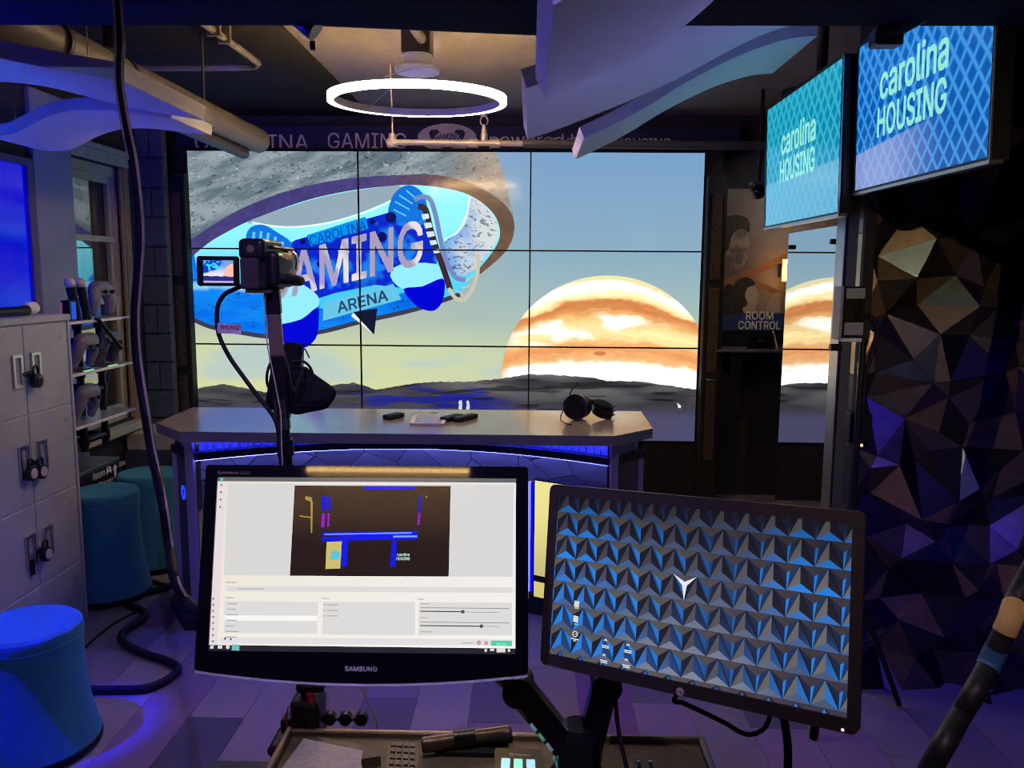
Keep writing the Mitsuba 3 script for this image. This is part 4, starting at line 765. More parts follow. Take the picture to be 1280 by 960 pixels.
# lamps added out of view for their light, one standing on the floor
for i, (lab, p, q, c, cut) in enumerate(ADDED_PARS + ADDED_UPLIGHTS):
    p, q = np.array(p), np.array(q); d = (q - p) / np.linalg.norm(q - p); floor_ = p[2] < 1
    t = thing('added_par_lamp', lab, 'par lamp')
    obj('can', tube([p - d * .20, p - d * .17, p - d * .02, p - d * .02], [.05, .08, .085, .05], 20), 'black_plastic', t, smooth=40)
    if floor_: obj('foot', join(box(p[0] - .09, p[0] + .09, p[1] - .16, p[1] + .02, .0, .012)), 'black_plastic', t)
    else: obj('hanger', cyl(p - d * .12 + [0, 0, .07], (p[0] - d[0] * .12, p[1] - d[1] * .12, ZC), .012, 8), 'dark_metal', t)
    scene[f'added_par_beam_{i}'] = {'type': 'spot', 'to_world': T().look_at(origin=p.tolist(), target=q.tolist(), up=[0, 0.01, 1]), 'intensity': rgb(c), 'cutoff_angle': float(cut), 'beam_width': float(cut * .25)}

rt = thing('tube_lamp', 'long warm tube lamp on the rear wall behind the camera', 'lamp')
obj('tube', tube([(-1.22, YF + .09, 2.13), (-.38, YF + .09, 2.13)], .011, 16), 'white_plastic', rt, smooth=40, emit=lin(255, 205, 130, 20.0), weight=.8)
obj('tray', box(-1.28, -.32, YF, YF + .05, 2.09, 2.17, .004), 'white_plastic', rt); 
for x in (-1.24, -.36): obj('socket', box(x - .02, x + .02, YF + .05, YF + .12, 2.10, 2.16, .004), 'white_plastic', rt)

# ================================================================ LEFT SIDE
# blue glowing wall panel behind the lockers
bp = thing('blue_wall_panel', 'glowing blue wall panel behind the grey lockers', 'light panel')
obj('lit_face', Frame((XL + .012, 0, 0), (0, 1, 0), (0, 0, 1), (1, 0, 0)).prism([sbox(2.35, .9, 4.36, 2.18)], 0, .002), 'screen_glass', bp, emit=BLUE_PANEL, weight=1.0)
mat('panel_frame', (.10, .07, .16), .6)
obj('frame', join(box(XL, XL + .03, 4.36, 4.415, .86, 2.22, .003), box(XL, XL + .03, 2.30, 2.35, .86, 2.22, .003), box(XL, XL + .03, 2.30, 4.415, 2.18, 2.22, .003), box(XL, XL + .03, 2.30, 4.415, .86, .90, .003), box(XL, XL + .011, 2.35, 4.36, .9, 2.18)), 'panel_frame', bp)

k = thing('led_strip_light', 'blue strip light lying on the lockers', 'strip light')
obj('body', box(-2.36, -2.24, 1.95, 3.0, 1.436, 1.455, .003), 'black_plastic', k); obj('lit_strip', box(-2.33, -2.27, 1.97, 2.98, 1.455, 1.458), 'screen_glass', k, emit=BLUE_STRIP, weight=.8)
# lockers
mat('locker_paint', proc(lambda p, n, uv: mi.Color3f(.37, .39, .46) * (.86 + .2 * fbm(p.y * 9, p.z * 9, p.x * 9))), .45)
LX, LZ, LY1 = -2.08, 1.435, 3.63; LF = Frame((LX, 0, 0), (0, 1, 0), (0, 0, 1), (1, 0, 0))
lk = thing('locker_cabinet', 'grey metal locker cabinet with small doors at the left edge', 'locker')
obj('body', join(box(XL + .04, LX - .004, 1.7, LY1 - .012, .0, LZ - .02, .003), box(LX - .03, LX + .004, LY1 - .022, LY1 - .004, .0, LZ - .02, .002)), 'locker_paint', lk)
obj('cabinet_top', box(XL + .04, LX + .008, 1.7, LY1, LZ - .028, LZ, .003), 'locker_paint', lk)
rows = [(.0, .288), (.292, .648), (.652, 1.026), (1.030, 1.402)]; w_ = .315
mat('green_number', (.16, .30, .26), .6)
for c in range(5):
    y1 = LY1 - .026 - c * (w_ + .005); y0 = y1 - w_
    for r, (z0, z1) in enumerate(rows):
        if y1 < 2.0: continue
        d = obj('door', box(LX - .016, LX, y0, y1, z0 + .004, z1, .002), 'locker_paint', lk)
        hy0 = y0 + .035 if c == 0 else y1 - .085; hz = z1 - .25
        if z1 - z0 < .3: hz = z0 + .03
        hd = obj('handle', LF.prism([sbox(hy0, hz, hy0 + .062, hz + .135).difference(sbox(hy0 + .012, hz + .012, hy0 + .050, hz + .123))], 0, .010), 'silver', d)
        obj('handle_recess', LF.box(hy0 + .012, hy0 + .05, hz + .012, hz + .123, 0, .002), 'grey_flap', hd)
        obj('hasp', LF.box((y0 - .012) if c == 0 else y1 - .03, (y0 + .03) if c == 0 else y1 - .001, hz + .045, hz + .06, 0, .014, .002), 'dark_metal', d)
        if c == 0: obj('number', LF.text(str(37 + 3 - r), .026, (y1 - .075, z1 - .075), .0, .0008), 'green_number', d)
def padlock(y, z, label, face):
    t = thing('padlock', label, 'padlock', None)
    obj('body', tube([(LX + .012, y, z), (LX + .014, y, z), (LX + .036, y, z), (LX + .038, y, z)], [.028, .031, .031, .028], 24), 'black_plastic', t, smooth=40)
    obj('dial', tube([(LX + .038, y, z), (LX + .041, y, z)], [.023, .021], 24), face, t, smooth=40)
    obj('shackle', tube(catmull([(LX + .024, y - .016, z + .025), (LX + .024, y - .015, z + .05), (LX + .024, y, z + .062), (LX + .024, y + .015, z + .05), (LX + .024, y + .016, z + .025)], 5), .005, 8), 'dark_metal', t, smooth=50)
mat('dial_cream', (.50, .44, .42), .4)
padlock(3.318, 1.172, 'black dial padlock on the topmost locker row', 'black_gloss')
padlock(3.238, .795, 'left one of the two cream-faced padlocks hanging side by side', 'dial_cream')
padlock(3.306, .787, 'right one of the two cream-faced padlocks hanging side by side', 'dial_cream')
padlock(3.298, .428, 'single cream-faced padlock on the lowest visible locker row', 'dial_cream')
kt = thing('key_tag', 'dark key tag hanging between two locker doors of the lowest row', 'key tag')
obj('tag', LF.box(3.215, 3.24, .36, .43, .004, .014, .004), 'black_plastic', kt); obj('loop', tube(catmull([(LX + .012, 3.222, .43), (LX + .012, 3.227, .46), (LX + .012, 3.232, .43)], 4), .003, 6), 'silver', kt)
# things on the lockers
mc = thing('microphone', 'microphone with a pale rounded head lying on the lockers', 'microphone')
obj('handle', tube([(-2.16, 2.95, LZ + .022), (-2.165, 3.40, LZ + .022), (-2.165, 3.46, LZ + .022)], [.016, .02, .022], 14), 'black_plastic', mc, smooth=40)
obj('head', tube([(-2.165, 3.46, LZ + .028), (-2.165, 3.475, LZ + .030), (-2.165, 3.51, LZ + .030), (-2.165, 3.53, LZ + .029), (-2.165, 3.54, LZ + .028)], [.020, .028, .028, .018, .004], 16), 'white_plastic', mc, smooth=40)
k = obj('dark_case', box(-2.37, -2.20, 3.44, 3.615, LZ, LZ + .022, .006), 'black_plastic'); tag(k, 'flat dark case lying behind the microphone on the lockers', 'case')

# pipe shelf with controllers
rk = thing('pipe_shelf', 'black pipe shelf with three clear boards in front of the window', 'shelf')
scene['clear_board'] = {'type': 'twosided', 'bsdf': {'type': 'roughplastic', 'alpha': .08, 'diffuse_reflectance': rgb((.32, .36, .40))}}
ZS = (1.380, 1.122, .856)
for z in ZS: obj('board', box(XL + .03, -2.245, 3.87, 4.54, z - .012, z, .002), 'clear_board', rk)
for z in ZS: obj('board_edge', box(-2.245, -2.238, 3.87, 4.42, z - .013, z + .001, .001), 'white_plastic', rk)
PXX = -2.40
for y in (4.26, 4.477):
    obj('pipe', join(cyl((PXX, y, .66), (PXX, y, ZS[0] - .012), .019, 14), *[cyl((PXX, y, z - .06), (PXX, y, z - .012), .027, 14) for z in ZS], *[cyl((PXX, y, z - .165), (PXX, y, z - .115), .026, 14) for z in ZS]), 'black_plastic', rk, smooth=40)
for z in ZS: obj('cross_pipe', cyl((PXX, 4.26, z - .14), (PXX, 4.477, z - .14), .019, 14), 'black_plastic', rk, smooth=40)
for z in ZS:
    for y in (4.26, 4.477): obj('wall_flange', join(cyl((PXX, y, z - .14), (XL, y, z - .14), .017, 12), cyl((XL + .012, y, z - .14), (XL, y, z - .14), .04, 16)), 'black_plastic', rk, smooth=40)
mat('pad_grey', (.16, .15, .20), .4); mat('pad_dark', (.05, .045, .055), .4)
def sph(c, r):
    return m3.Manifold.sphere(r, 20).translate(c)
def gamepad_mesh(w):
    parts = [m3.Manifold.batch_hull([sph((a * w, b, c), .021) for a in (-.035, .035) for b in (-.006, .006) for c in (.055, .078)])]
    for s in (-1, 1):
        parts.append(m3.Manifold.batch_hull([sph((s * .045 * w, 0, .066), .027), sph((s * .060 * w, .0, .02), .023)]))
        parts.append(m3.Manifold.batch_hull([sph((s * .060 * w, 0, .02), .023), sph((s * .066 * w, .008, -.03), .016)]))
    m = m3.Manifold.batch_boolean(parts, m3.OpType.Add).refine_to_length(.008).to_mesh()
    t = trimesh.Trimesh(m.vert_properties[:, :3], m.tri_verts); trimesh.smoothing.filter_taubin(t, iterations=8); return t
GPM = gamepad_mesh(1.0); GP_A = mikit.ply(GPM, 'pad_grey', smooth=True); GP_B = mikit.ply(GPM, 'pad_dark', smooth=True)
STICK = mikit.ply(join(*[join(cyl((s * .028, -.024, .052), (s * .028, -.036, .052), .006, 10), cyl((s * .028, -.036, .052), (s * .028, -.040, .052), .010, 12)) for s in (-1, 1)]), 'black_rubber', smooth=40)
def gamepad(x, y, z, rz, tilt, ply_, label):
    t = thing('game_controller', label, 'game controller'); M_ = T().translate([x, y, z]).rotate([0, 0, 1], rz).rotate([1, 0, 0], tilt).scale(1.28)
    obj('shell', {**ply_, 'to_world': M_}, None, t); obj('thumb_sticks', {**STICK, 'to_world': M_}, None, t)
gamepad(-2.30, 4.345, ZS[0] + .068, 90, -6, GP_A, 'grey game controller on the topmost clear board')
gamepad(-2.285, 4.105, ZS[1] + .066, 92, 10, GP_A, 'grey game controller nearest the lockers on the middle board')
gamepad(-2.285, 4.335, ZS[1] + .066, 92, 10, GP_B, 'dark game controller further back on the middle board')
gamepad(-2.285, 4.09, ZS[2] + .066, 92, 10, GP_A, 'lilac-grey game controller on the lowest clear board')
for i, (y, z, l) in enumerate(((4.08, ZS[1], 'charging dock with a green light nearest the lockers on the middle board'), (4.32, ZS[1], 'charging dock with a green light further back on the middle board'))):
    t = thing('charging_dock', l, 'charger')
    obj('base', box(-2.35, -2.255, y - .05, y + .07, z, z + .005, .001), 'pad_dark', t); obj('light', box(-2.2548, -2.251, y - .05, y + .05, z + .0005, z + .0055), 'white_plastic', t, emit=lin(80, 230, 120, .8), weight=.004)
for i, (x, y) in enumerate(((-2.285, 4.065), (-2.285, 4.155))):
    t = thing('motion_wand', ['motion wand with a pale ball, nearer the lockers', 'motion wand with a pale ball, nearer the window'][i], 'motion controller')
    obj('grip', tube([(x, y, ZS[0]), (x - .002, y - .004, ZS[0] + .05), (x - .012, y - .02, ZS[0] + .155), (x - .012, y - .021, ZS[0] + .165)], [.022, .021, .024, .026], 16), 'black_plastic', t, smooth=40)
    b = trimesh.creation.icosphere(3, .026); b.apply_translation((x - .014, y - .024, ZS[0] + .188)); obj('ball', b, 'dial_cream', t, smooth=True)
    obj('button', cyl((x + .012, y - .016, ZS[0] + .12), (x + .018, y - .016, ZS[0] + .12), .006, 10), 'pad_grey', t)
bx = thing('speaker_box', 'small black box with a glowing blue side beside the motion wands', 'box')
obj('case', box(-2.29, -2.246, 3.93, 3.99, ZS[0], ZS[0] + .105, .003), 'black_plastic', bx)
obj('lit_side', box(-2.246, -2.2445, 3.945, 3.985, ZS[0] + .012, ZS[0] + .095), 'screen_glass', bx, emit=lin(20, 90, 235, .8), weight=.004)
obj('lit_edge', box(-2.289, -2.283, 3.928, 3.931, ZS[0] + .03, ZS[0] + .095), 'screen_glass', bx, emit=lin(190, 70, 130, .6), weight=.002)
k = obj('boom_rod', tube([(-2.235, 4.14, ZS[0] + .006), (-2.232, 4.16, ZS[0] + .002), (-2.20, 4.31, ZS[0] - .155), (-2.199, 4.315, ZS[0] - .165)], [.008, .010, .010, .014], 10), 'black_plastic', smooth=40); tag(k, 'black rod hanging diagonally off the topmost clear board', 'rod')
cb = thing('charger_bin', 'black bin lettered Return to Chargers on the wall below the pipe shelf', 'bin')
obj('bin', box(XL, -2.285, 3.66, 4.39, .455, .5815, .004), 'black_plastic', cb); obj('cover', box(XL, -2.28, 3.655, 4.395, .5815, .604, .004), 'side_panel', cb)
CF = Frame((-2.2845, 0, 0), (0, 1, 0), (0, 0, 1), (1, 0, 0))
def cz(q): return [(y * 1.0365, 1.62 + (z - 1.62) * 1.0365) for y, z in q]
obj('lettering', join(CF.text('Return', .036, (4.115, .538), 0, .001, width=.118), CF.text('to Chargers', .036, (4.115, .478), 0, .001, width=.205)), 'white_plastic', cb)
obj('gamepad_mark', CF.prism([Polygon(catmull(cz([(4.10, .575), (4.105, .605), (4.125, .612), (4.145, .605), (4.15, .575), (4.14, .575), (4.125, .588), (4.11, .575)]), 3, True)).difference(Polygon(cz([(4.112, .597), (4.138, .597), (4.138, .604), (4.112, .604)])))], 0, .001), 'white_plastic', cb)
obj('arrow_mark', CF.prism([Polygon(cz([(4.178, .535), (4.198, .535), (4.198, .585), (4.212, .585), (4.188, .610), (4.164, .585), (4.178, .585)]))], 0, .001), 'white_plastic', cb)

# stretch-fabric stools
mat('stool_fabric', proc(lambda p, n, uv: mi.Color3f(.03, .20, .30) * (.85 + .2 * fbm(p.x * 30, p.y * 30, p.z * 30))), .9, sheen=.3)
def stool(x, y, h, r, label):
    t = thing('stool', label, 'stool'); s = h / .45; k = r / .18
    pr_ = [(0, .035), (.222 * k, .035), (.218 * k, .05), (.200 * k, .12 * s), (.186 * k, .20 * s), (.180 * k, .30 * s), (.180 * k, .38 * s), (.184 * k, .425 * s), (.180 * k, .443 * s), (.168 * k, .452 * s), (.10 * k, .448 * s), (0, .444 * s)]
    obj('cover', lathe(pr_, (x, y, 0), 64), 'stool_fabric', t, smooth=35)
    obj('seam', trimesh.creation.torus(.183 * k, .0022, 64, 6).apply_translation((x, y, .405 * s)), 'stool_fabric', t)
    obj('foot_ring', lathe([(0, 0), (.21 * k, 0), (.224 * k, .01), (.224 * k, .03), (.215 * k, .036), (0, .036)], (x, y, 0), 48), 'black_rubber', t, smooth=35)
stool(-1.69, 2.57, .445, .172, 'bright blue-lit fabric stool at the lower left corner')
stool(-2.115, 3.90, .545, .160, 'teal fabric stool right beside the locker cabinet')
stool(-2.100, 4.335, .53, .160, 'rear teal fabric stool beside the desk end')
k = obj('pale_crate', box(-2.68, -2.27, 5.25, 5.60, .4455, .566, .01), 'window_paint'); tag(k, 'pale crate on a stack behind the rear stool by the desk', 'crate')
k = obj('dark_cabinet', box(-2.69, -2.25, 5.23, 5.61, 0, .4455, .01), 'side_panel'); tag(k, 'dark low cabinet under the pale crate in the left corner', 'cabinet')

# cables on the left
hp_ = [(x, 1.90, z) for x, z in [(-0.9287,2.2772),(-0.9316,2.2263),(-0.9311,2.1407),(-0.9379,2.0539),(-0.9299,1.9661)]] + [(x, 1.86, z) for x, z in [(-0.8971,1.8718),(-0.8909,1.7837),(-0.8902,1.6944),(-0.9006,1.6039),(-0.9112,1.5122),(-0.9106,1.4194)]] + [(x, 1.80, z) for x, z in [(-0.8707,1.3167),(-0.8581,1.2057)]] + [(x, 1.70, z) for x, z in [(-0.7931,1.1224),(-0.7852,1.0324)]] + [(x, 1.6, z) for x, z in [(-0.7308,0.995),(-0.7079,0.9468)]] + [(x, 1.5, z) for x, z in [(-0.6379,0.9665),(-0.599,0.9573)]]
hp_ = [(hp_[0][0], 1.90, 2.69)] + hp_[1:]
hc = thing('hanging_cable', 'thick black cable bundle hanging from the ceiling down behind the white-screen monitor', 'cable')
obj('sheath', tube(catmull(hp_, 6), [.007] * 12 + [.0108] * (len(catmull(hp_, 6)) - 12), 12), 'black_rubber', hc, smooth=50)
mat('beige_cable', (.45, .36, .28), .5)
obj('beige_wire', tube(catmull([(x + .011, y - .008, z) for x, y, z in hp_[1:]], 6), .0028, 8), 'beige_cable', hc, smooth=50)
obj('beige_wire', tube(catmull([(x - .004, y - .011, z) for x, y, z in hp_[1:6]], 6), .0024, 8), 'beige_cable', hc, smooth=50)
def floor_line(px, r, n=6, lift=0.0): return tube(catmull([(x, y, r + lift) for x, y in px], n), r, 10)
k = obj('floor_hose', floor_line([(-1.8347,2.8956),(-1.7262,2.9239),(-1.6048,2.9314),(-1.486,2.9449),(-1.4339,3.0035),(-1.4173,3.083),(-1.441,3.1299),(-1.515,3.1835),(-1.6252,3.2375),(-1.7401,3.3165),(-1.7955,3.3775),(-1.8141,3.4505),(-1.7974,3.5366),(-1.8013,3.6077),(-1.8473,3.6799),(-1.9159,3.7249),(-1.9783,3.7712),(-1.9504,3.8531),(-1.8923,3.9287),(-1.8395,3.9959)], .017), 'black_rubber', smooth=50); tag(k, 'thick black hose snaking across the carpet beside the blue stool', 'hose')
k = obj('floor_wire', floor_line([(-1.865,3.1722),(-1.8444,3.2088),(-1.8765,3.3198),(-1.8813,3.3824),(-1.8821,3.4392),(-1.9068,3.5225),(-1.9192,3.5834)], .0055, 5), 'white_plastic', smooth=50); tag(k, 'thin white wire crinkled along the carpet by the lockers', 'wire')
k = obj('floor_wire', floor_line([(-2.0436,3.7652),(-1.9729,3.7197),(-1.9161,3.684),(-1.8603,3.6491),(-1.8036,3.579),(-1.8416,3.5337),(-1.8932,3.4889),(-1.9728,3.4858),(-2.0292,3.5351),(-2.0082,3.5799)], .0055, 5), 'white_plastic', smooth=50); tag(k, 'white wire with a plug lying over the thick black hose', 'wire')
k = obj('floor_wire', floor_line([(-1.9019,3.2139),(-1.9193,3.3336),(-1.9236,3.4625),(-1.9088,3.5927),(-1.8748,3.6951)], .005, 5), 'black_rubber', smooth=50); tag(k, 'thin black wire running beside the white wires by the lockers', 'wire')
k = obj('desk_cable', floor_line([(-1.9696,4.0494),(-1.9437,4.0393),(-2.0378,4.1036),(-1.8924,4.0192),(-1.851,4.0209)], .010, 5), 'black_rubber', smooth=50); tag(k, 'black cable from the stools towards the desk foot', 'cable')

# ================================================================ MONITORS, CART AND CAMERA
def F_(P): return Frame(P['c'], P['r'], P['u'], P['n'], P['w'], P['h'])
SM, HPF = F_(dict(c=(-0.2566,1.2213,1.1703),r=(0.9999,-0.0111,0.0110),u=(-0.0077,0.2606,0.9654),n=(-0.0136,-0.9654,0.2604),w=0.4770,h=0.2680)), F_(dict(c=(0.2666,1.3024,1.0955),r=(0.8541,-0.5159,0.0660),u=(0.0492,0.2065,0.9772),n=(-0.5177,-0.8314,0.2018),w=0.5090,h=0.2860))
mo = thing('monitor', 'glossy black monitor showing a white streaming program', 'monitor')
outl = [(-.2575, .1535), (.2575, .1525), (.2580, -.1635)] + [(x, -.1635 - .0165 * (1 - (x / .258) ** 2)) for x in np.linspace(.24, -.24, 13)] + [(-.2590, -.1625)]
SW, SH = SM.w / 2, SM.h / 2
outp = Polygon(outl).buffer(-.006).buffer(.006)
obj('housing', SM.prism([outp.buffer(-.012)], -.05, -.012), 'black_plastic', mo)
obj('bezel', SM.prism([outp.difference(sbox(-SW, -SH, SW, SH))], -.014, .004), 'black_gloss', mo)
chin = [(x, -.1655 - .0165 * (1 - (x / .258) ** 2)) for x in np.linspace(-.257, .257, 24)]
obj('chrome_strip', SM.prism([stroke(chin, .0034)], -.004, .0055), 'white_plastic', mo)
def ui_bg(p, n, uv):
    d = mi.Vector3f(p) - mi.Vector3f(*[float(v) for v in SM.c]); a = dr.dot(d, mi.Vector3f(*[float(v) for v in SM.r])) / SM.w; b = dr.dot(d, mi.Vector3f(*[float(v) for v in SM.u])) / SM.h
    return mix(lin(246, 240, 226), lin(250, 246, 244), a + .5) * (.86 + .12 * (.5 - b))
obj('display', SM.prism([sbox(-SW, -SH, SW, SH)], -.001, .0), 'screen_glass', mo, emit=proc(ui_bg), weight=.5)
UL = [.0004]
def ui(name, quads, col, weight=.004):
    w = UL[0]; UL[0] += .00025
    return obj(name, SM.prism([q if not isinstance(q, list) else Polygon(q) for q in quads], w, w + .0002), 'screen_glass', mo, emit=col, weight=weight)
def hline(a, b, h): return sbox(min(a[0], b[0]), a[1] - h / 2, max(a[0], b[0]), a[1] + h / 2)
GREY = lin(218, 216, 214)
ui('title_bar', [sbox(-SW, SH - .0065, SW, SH)], lin(104, 104, 106))
ui('side_bar', [sbox(-SW, -SH + .0085, -SW + .0135, SH - .0065)], lin(232, 220, 222))
ui('pane_area', [[(-0.2222,0.1244),(0.2344,0.1242),(0.2339,-0.0179),(-0.2212,-0.0194)]], GREY, .05)
ui('pane_area', [[(-0.2165,-0.0354),(0.234,-0.0338),(0.234,-0.0422),(-0.2161,-0.0439)], [(-0.2179,-0.0587),(-0.0698,-0.0585),(-0.0693,-0.1069),(-0.2166,-0.1073)], [(-0.0622,-0.0584),(0.0821,-0.0576),(0.0832,-0.1077),(-0.0617,-0.108)], [(0.0884,-0.0575),(0.2328,-0.0568),(0.2331,-0.106),(0.0881,-0.1076)]], lin(222, 220, 218), .01)
ui('list_row', [[(-0.2167,-0.0806),(-0.0703,-0.0797),(-0.07,-0.0876),(-0.2163,-0.0885)]], lin(250, 248, 244))
ui('footer_bar', [[(-0.2213,-0.1134),(0.2344,-0.112),(0.2344,-0.1215),(-0.2221,-0.1231)]], lin(228, 222, 226))
ui('task_bar', [sbox(-SW, -SH, SW, -SH + .0085)], lin(42, 38, 50))
PV = [(-0.1137,0.1212),(0.135,0.1218),(0.134,-0.0182),(-0.1156,-0.0191)]
ui('video_preview', [PV], proc(lambda p, n, uv: mix(lin(40, 28, 26), lin(72, 54, 38), smoothstep(1.19, 1.27, p.z) * (.7 + .4 * fbm(p.x * 30, p.z * 30)))))
def uiq(*pxl): return list(pxl)
ui('preview_led', [[(-0.0673,0.048),(0.0836,0.0516),(0.0838,0.0447),(-0.0671,0.0425)], [(-0.0671,0.0412),(0.0838,0.0454),(0.0839,0.0386),(-0.0669,0.035)], [(-0.0364,0.0352),(-0.0249,0.0353),(-0.0262,-0.0042),(-0.0351,-0.0043)], [(0.0435,0.0358),(0.0511,0.0371),(0.0508,-0.0036),(0.042,-0.0037)], [(-0.0694,0.105),(-0.0617,0.105),(-0.0622,0.0824),(-0.0686,0.0824)], [(-0.0591,0.1038),(-0.0552,0.1038),(-0.0545,0.0825),(-0.0583,0.0824)], [(0.0851,0.1058),(0.0882,0.1058),(0.0881,0.0808),(0.0849,0.0808)], [(-0.0033,0.1205),(0.0784,0.1209),(0.0785,0.1165),(-0.0032,0.1154)]], lin(20, 26, 236))
ui('preview_glow', [[(-0.0634,0.0462),(0.0748,0.0496),(0.0749,0.0472),(-0.0634,0.0443)], [(0.0458,0.0439),(0.0838,0.0447),(0.0838,0.0417),(0.0459,0.0408)]], lin(120, 160, 255))
ui('preview_magenta', [[(-0.0684,0.0774),(-0.0633,0.0774),(-0.0638,0.0562),(-0.0689,0.0561)], [(-0.0589,0.0787),(-0.0557,0.0787),(-0.0562,0.0575),(-0.0594,0.0574)], [(0.0843,0.0796),(0.0881,0.0796),(0.0872,0.0609),(0.0834,0.0609)]], lin(150, 30, 200))
ui('preview_box', [[(-0.0592,0.0338),(-0.0351,0.0346),(-0.0362,-0.0074),(-0.0596,-0.0082)]], lin(206, 190, 110))
ui('preview_mark', [Polygon([(-0.0484,0.0166),(-0.0408,0.0166),(-0.0406,0.0092),(-0.0494,0.0091)]).buffer(.003)], lin(90, 200, 220))
a = [(0.0523,0.013),(0.0518,0.0065)]
obj('lettering', join(SM.text('carolina', .0042, a[0], UL[0], .0002, True, width=.020), SM.text('HOUSING', .0046, a[1], UL[0], .0002, True, width=.021)), 'screen_glass', mo, emit=lin(190, 230, 225), weight=.002)
ui('preview_trace', [[(-0.095,0.1049),(-0.0847,0.1024),(-0.0844,0.0961),(-0.0883,0.0961),(-0.0961,0.0998)], [(-0.087,0.0961),(-0.0832,0.0961),(-0.0826,0.0473),(-0.0845,0.0473)], [(-0.1041,0.0747),(-0.0861,0.0723),(-0.086,0.0704),(-0.104,0.0728)], [(0.0959,0.1059),(0.0984,0.1059),(0.0985,0.1034),(0.0959,0.1034)]], lin(176, 146, 70))
ui('live_button', [[(0.201,-0.1136),(0.2331,-0.1138),(0.2332,-0.1216),(0.2011,-0.1213)]], lin(78, 208, 164))
ui('icon_strip', [Point(-SW + .0068 - .0004 * i, -SH + .0145 + .0092 * i).buffer(.0015, 6) for i in range(8)] + [Point(-SW + .0075, SH - .0125 - .0115 * i).buffer(.0015, 6) for i in range(4)] + [Polygon([(-0.2144,-0.1139),(-0.2112,-0.1139),(-0.211,-0.1169),(-0.2142,-0.1169)]), Polygon([(-0.2055,-0.1144),(-0.2023,-0.1144),(-0.2022,-0.1174),(-0.2053,-0.1175)])], lin(110, 108, 116))
rows_ = [([(-0.2143,-0.0543)][0], 'Scenes'), ([(-0.0643,-0.0541)][0], 'Sources'), ([(0.087,-0.0539)][0], 'Mixer'), ([(-0.2155,-0.031)][0], 'Mini Feed')]
tx = join(*[SM.text(s, .0026, a, UL[0], .0002) for a, s in rows_])
UL[0] += .0003; obj('lettering', tx, 'screen_glass', mo, emit=lin(96, 94, 98), weight=.003)
ln_ = []
for i, wd_ in enumerate((12, 11, 14, 13, 11, 16, 15)): ln_.append(hline(*[(-0.2113,-0.0623),(-0.1961,-0.0621)], .0016)); ln_[-1] = affinity.translate(affinity.scale(ln_[-1], wd_ / 12, 1, origin=(ln_[-1].bounds[0], 0)), -.0003 * i, -.0084 * i)
for i in range(3): ln_.append(affinity.translate(hline(*[(-0.0545,-0.0626),(-0.0369,-0.0624)], .0016), 0, -.0083 * i)); ln_.append(affinity.translate(hline(*[(-0.0596,-0.0626),(-0.057,-0.0626)], .0022), 0, -.0083 * i))
ln_ += [hline(*[(-0.1972,-0.0395),(-0.1541,-0.0391)], .0016), hline(*[(0.0909,-0.0593),(0.1047,-0.0592)], .0014), hline(*[(0.0913,-0.0805),(0.1038,-0.0804)], .0014), hline(*[(0.0918,-0.1016),(0.1104,-0.1014)], .0014), hline(*[(0.1553,-0.1177),(0.1739,-0.1174)], .0014)]
ui('list_text', ln_, lin(176, 174, 178))
ui('slider_track', [hline(*[(0.091,-0.0654),(0.2292,-0.0653)], .0011), hline(*[(0.0915,-0.0871),(0.2293,-0.0869)], .0011), hline(*[(0.156,-0.0714),(0.2131,-0.0714)], .0008), hline(*[(0.186,-0.0925),(0.2132,-0.0925)], .0008)], lin(150, 146, 146))
ui('slider_level', [hline(*[(0.0911,-0.0708),(0.1559,-0.0704)], .0016), hline(*[(0.0916,-0.0923),(0.1848,-0.0918)], .0016), Point(*[(0.1572,-0.0708)][0]).buffer(.0028, 8), Point(*[(0.186,-0.0922)][0]).buffer(.0028, 8)], lin(86, 82, 84))
ui('record_dot', [Point(*[(0.1825,-0.1168)][0]).buffer(.0034, 8), Point(*[(0.1937,-0.1172)][0]).buffer(.0030, 8)], lin(190, 160, 164))
ui('task_icon', [[(-0.2346,-0.1256),(-0.2295,-0.1256),(-0.2299,-0.1304),(-0.235,-0.1305)], [(-0.2232,-0.1255),(-0.2163,-0.1254),(-0.216,-0.1302),(-0.223,-0.1303)], [(0.1913,-0.1256),(0.195,-0.1256),(0.195,-0.1303),(0.1913,-0.1304)], [(0.1999,-0.1255),(0.2061,-0.1254),(0.2061,-0.129),(0.1999,-0.1291)], [(0.2098,-0.1242),(0.2233,-0.1241),(0.2234,-0.1306),(0.2098,-0.1308)], [(0.227,-0.1258),(0.2307,-0.1258),(0.2308,-0.1299),(0.2271,-0.13)], Point(*[(-0.2073,-0.1277)][0]).buffer(.003, 8)], lin(222, 218, 214))
ui('active_task', [[(-0.2006,-0.1234),(-0.1893,-0.1237),(-0.1888,-0.1329),(-0.2008,-0.1325)], Point(*[(-0.2303,0.1305)][0]).buffer(.0026, 8)], lin(110, 190, 186))
a = [(0.2097,-0.1197)][0]
obj('lettering', SM.text('Go Live', .0030, a, UL[0], .0002), 'screen_glass', mo, emit=lin(220, 250, 240), weight=.002)
obj('brand_lettering', SM.text('SAMSUNG', .0068, (-.024, -.1615), .004, .0006, True, width=.050), 'white_plastic', mo)
obj('model_lettering', SM.text('SyncMaster 2233', .0045, [(-0.2379,0.139)][0], .004, .0005, width=.052), 'dial_cream', mo)
obj('mount_plate', SM.box(-.05, .05, -.05, .05, -.062, -.05), 'dark_metal', mo)

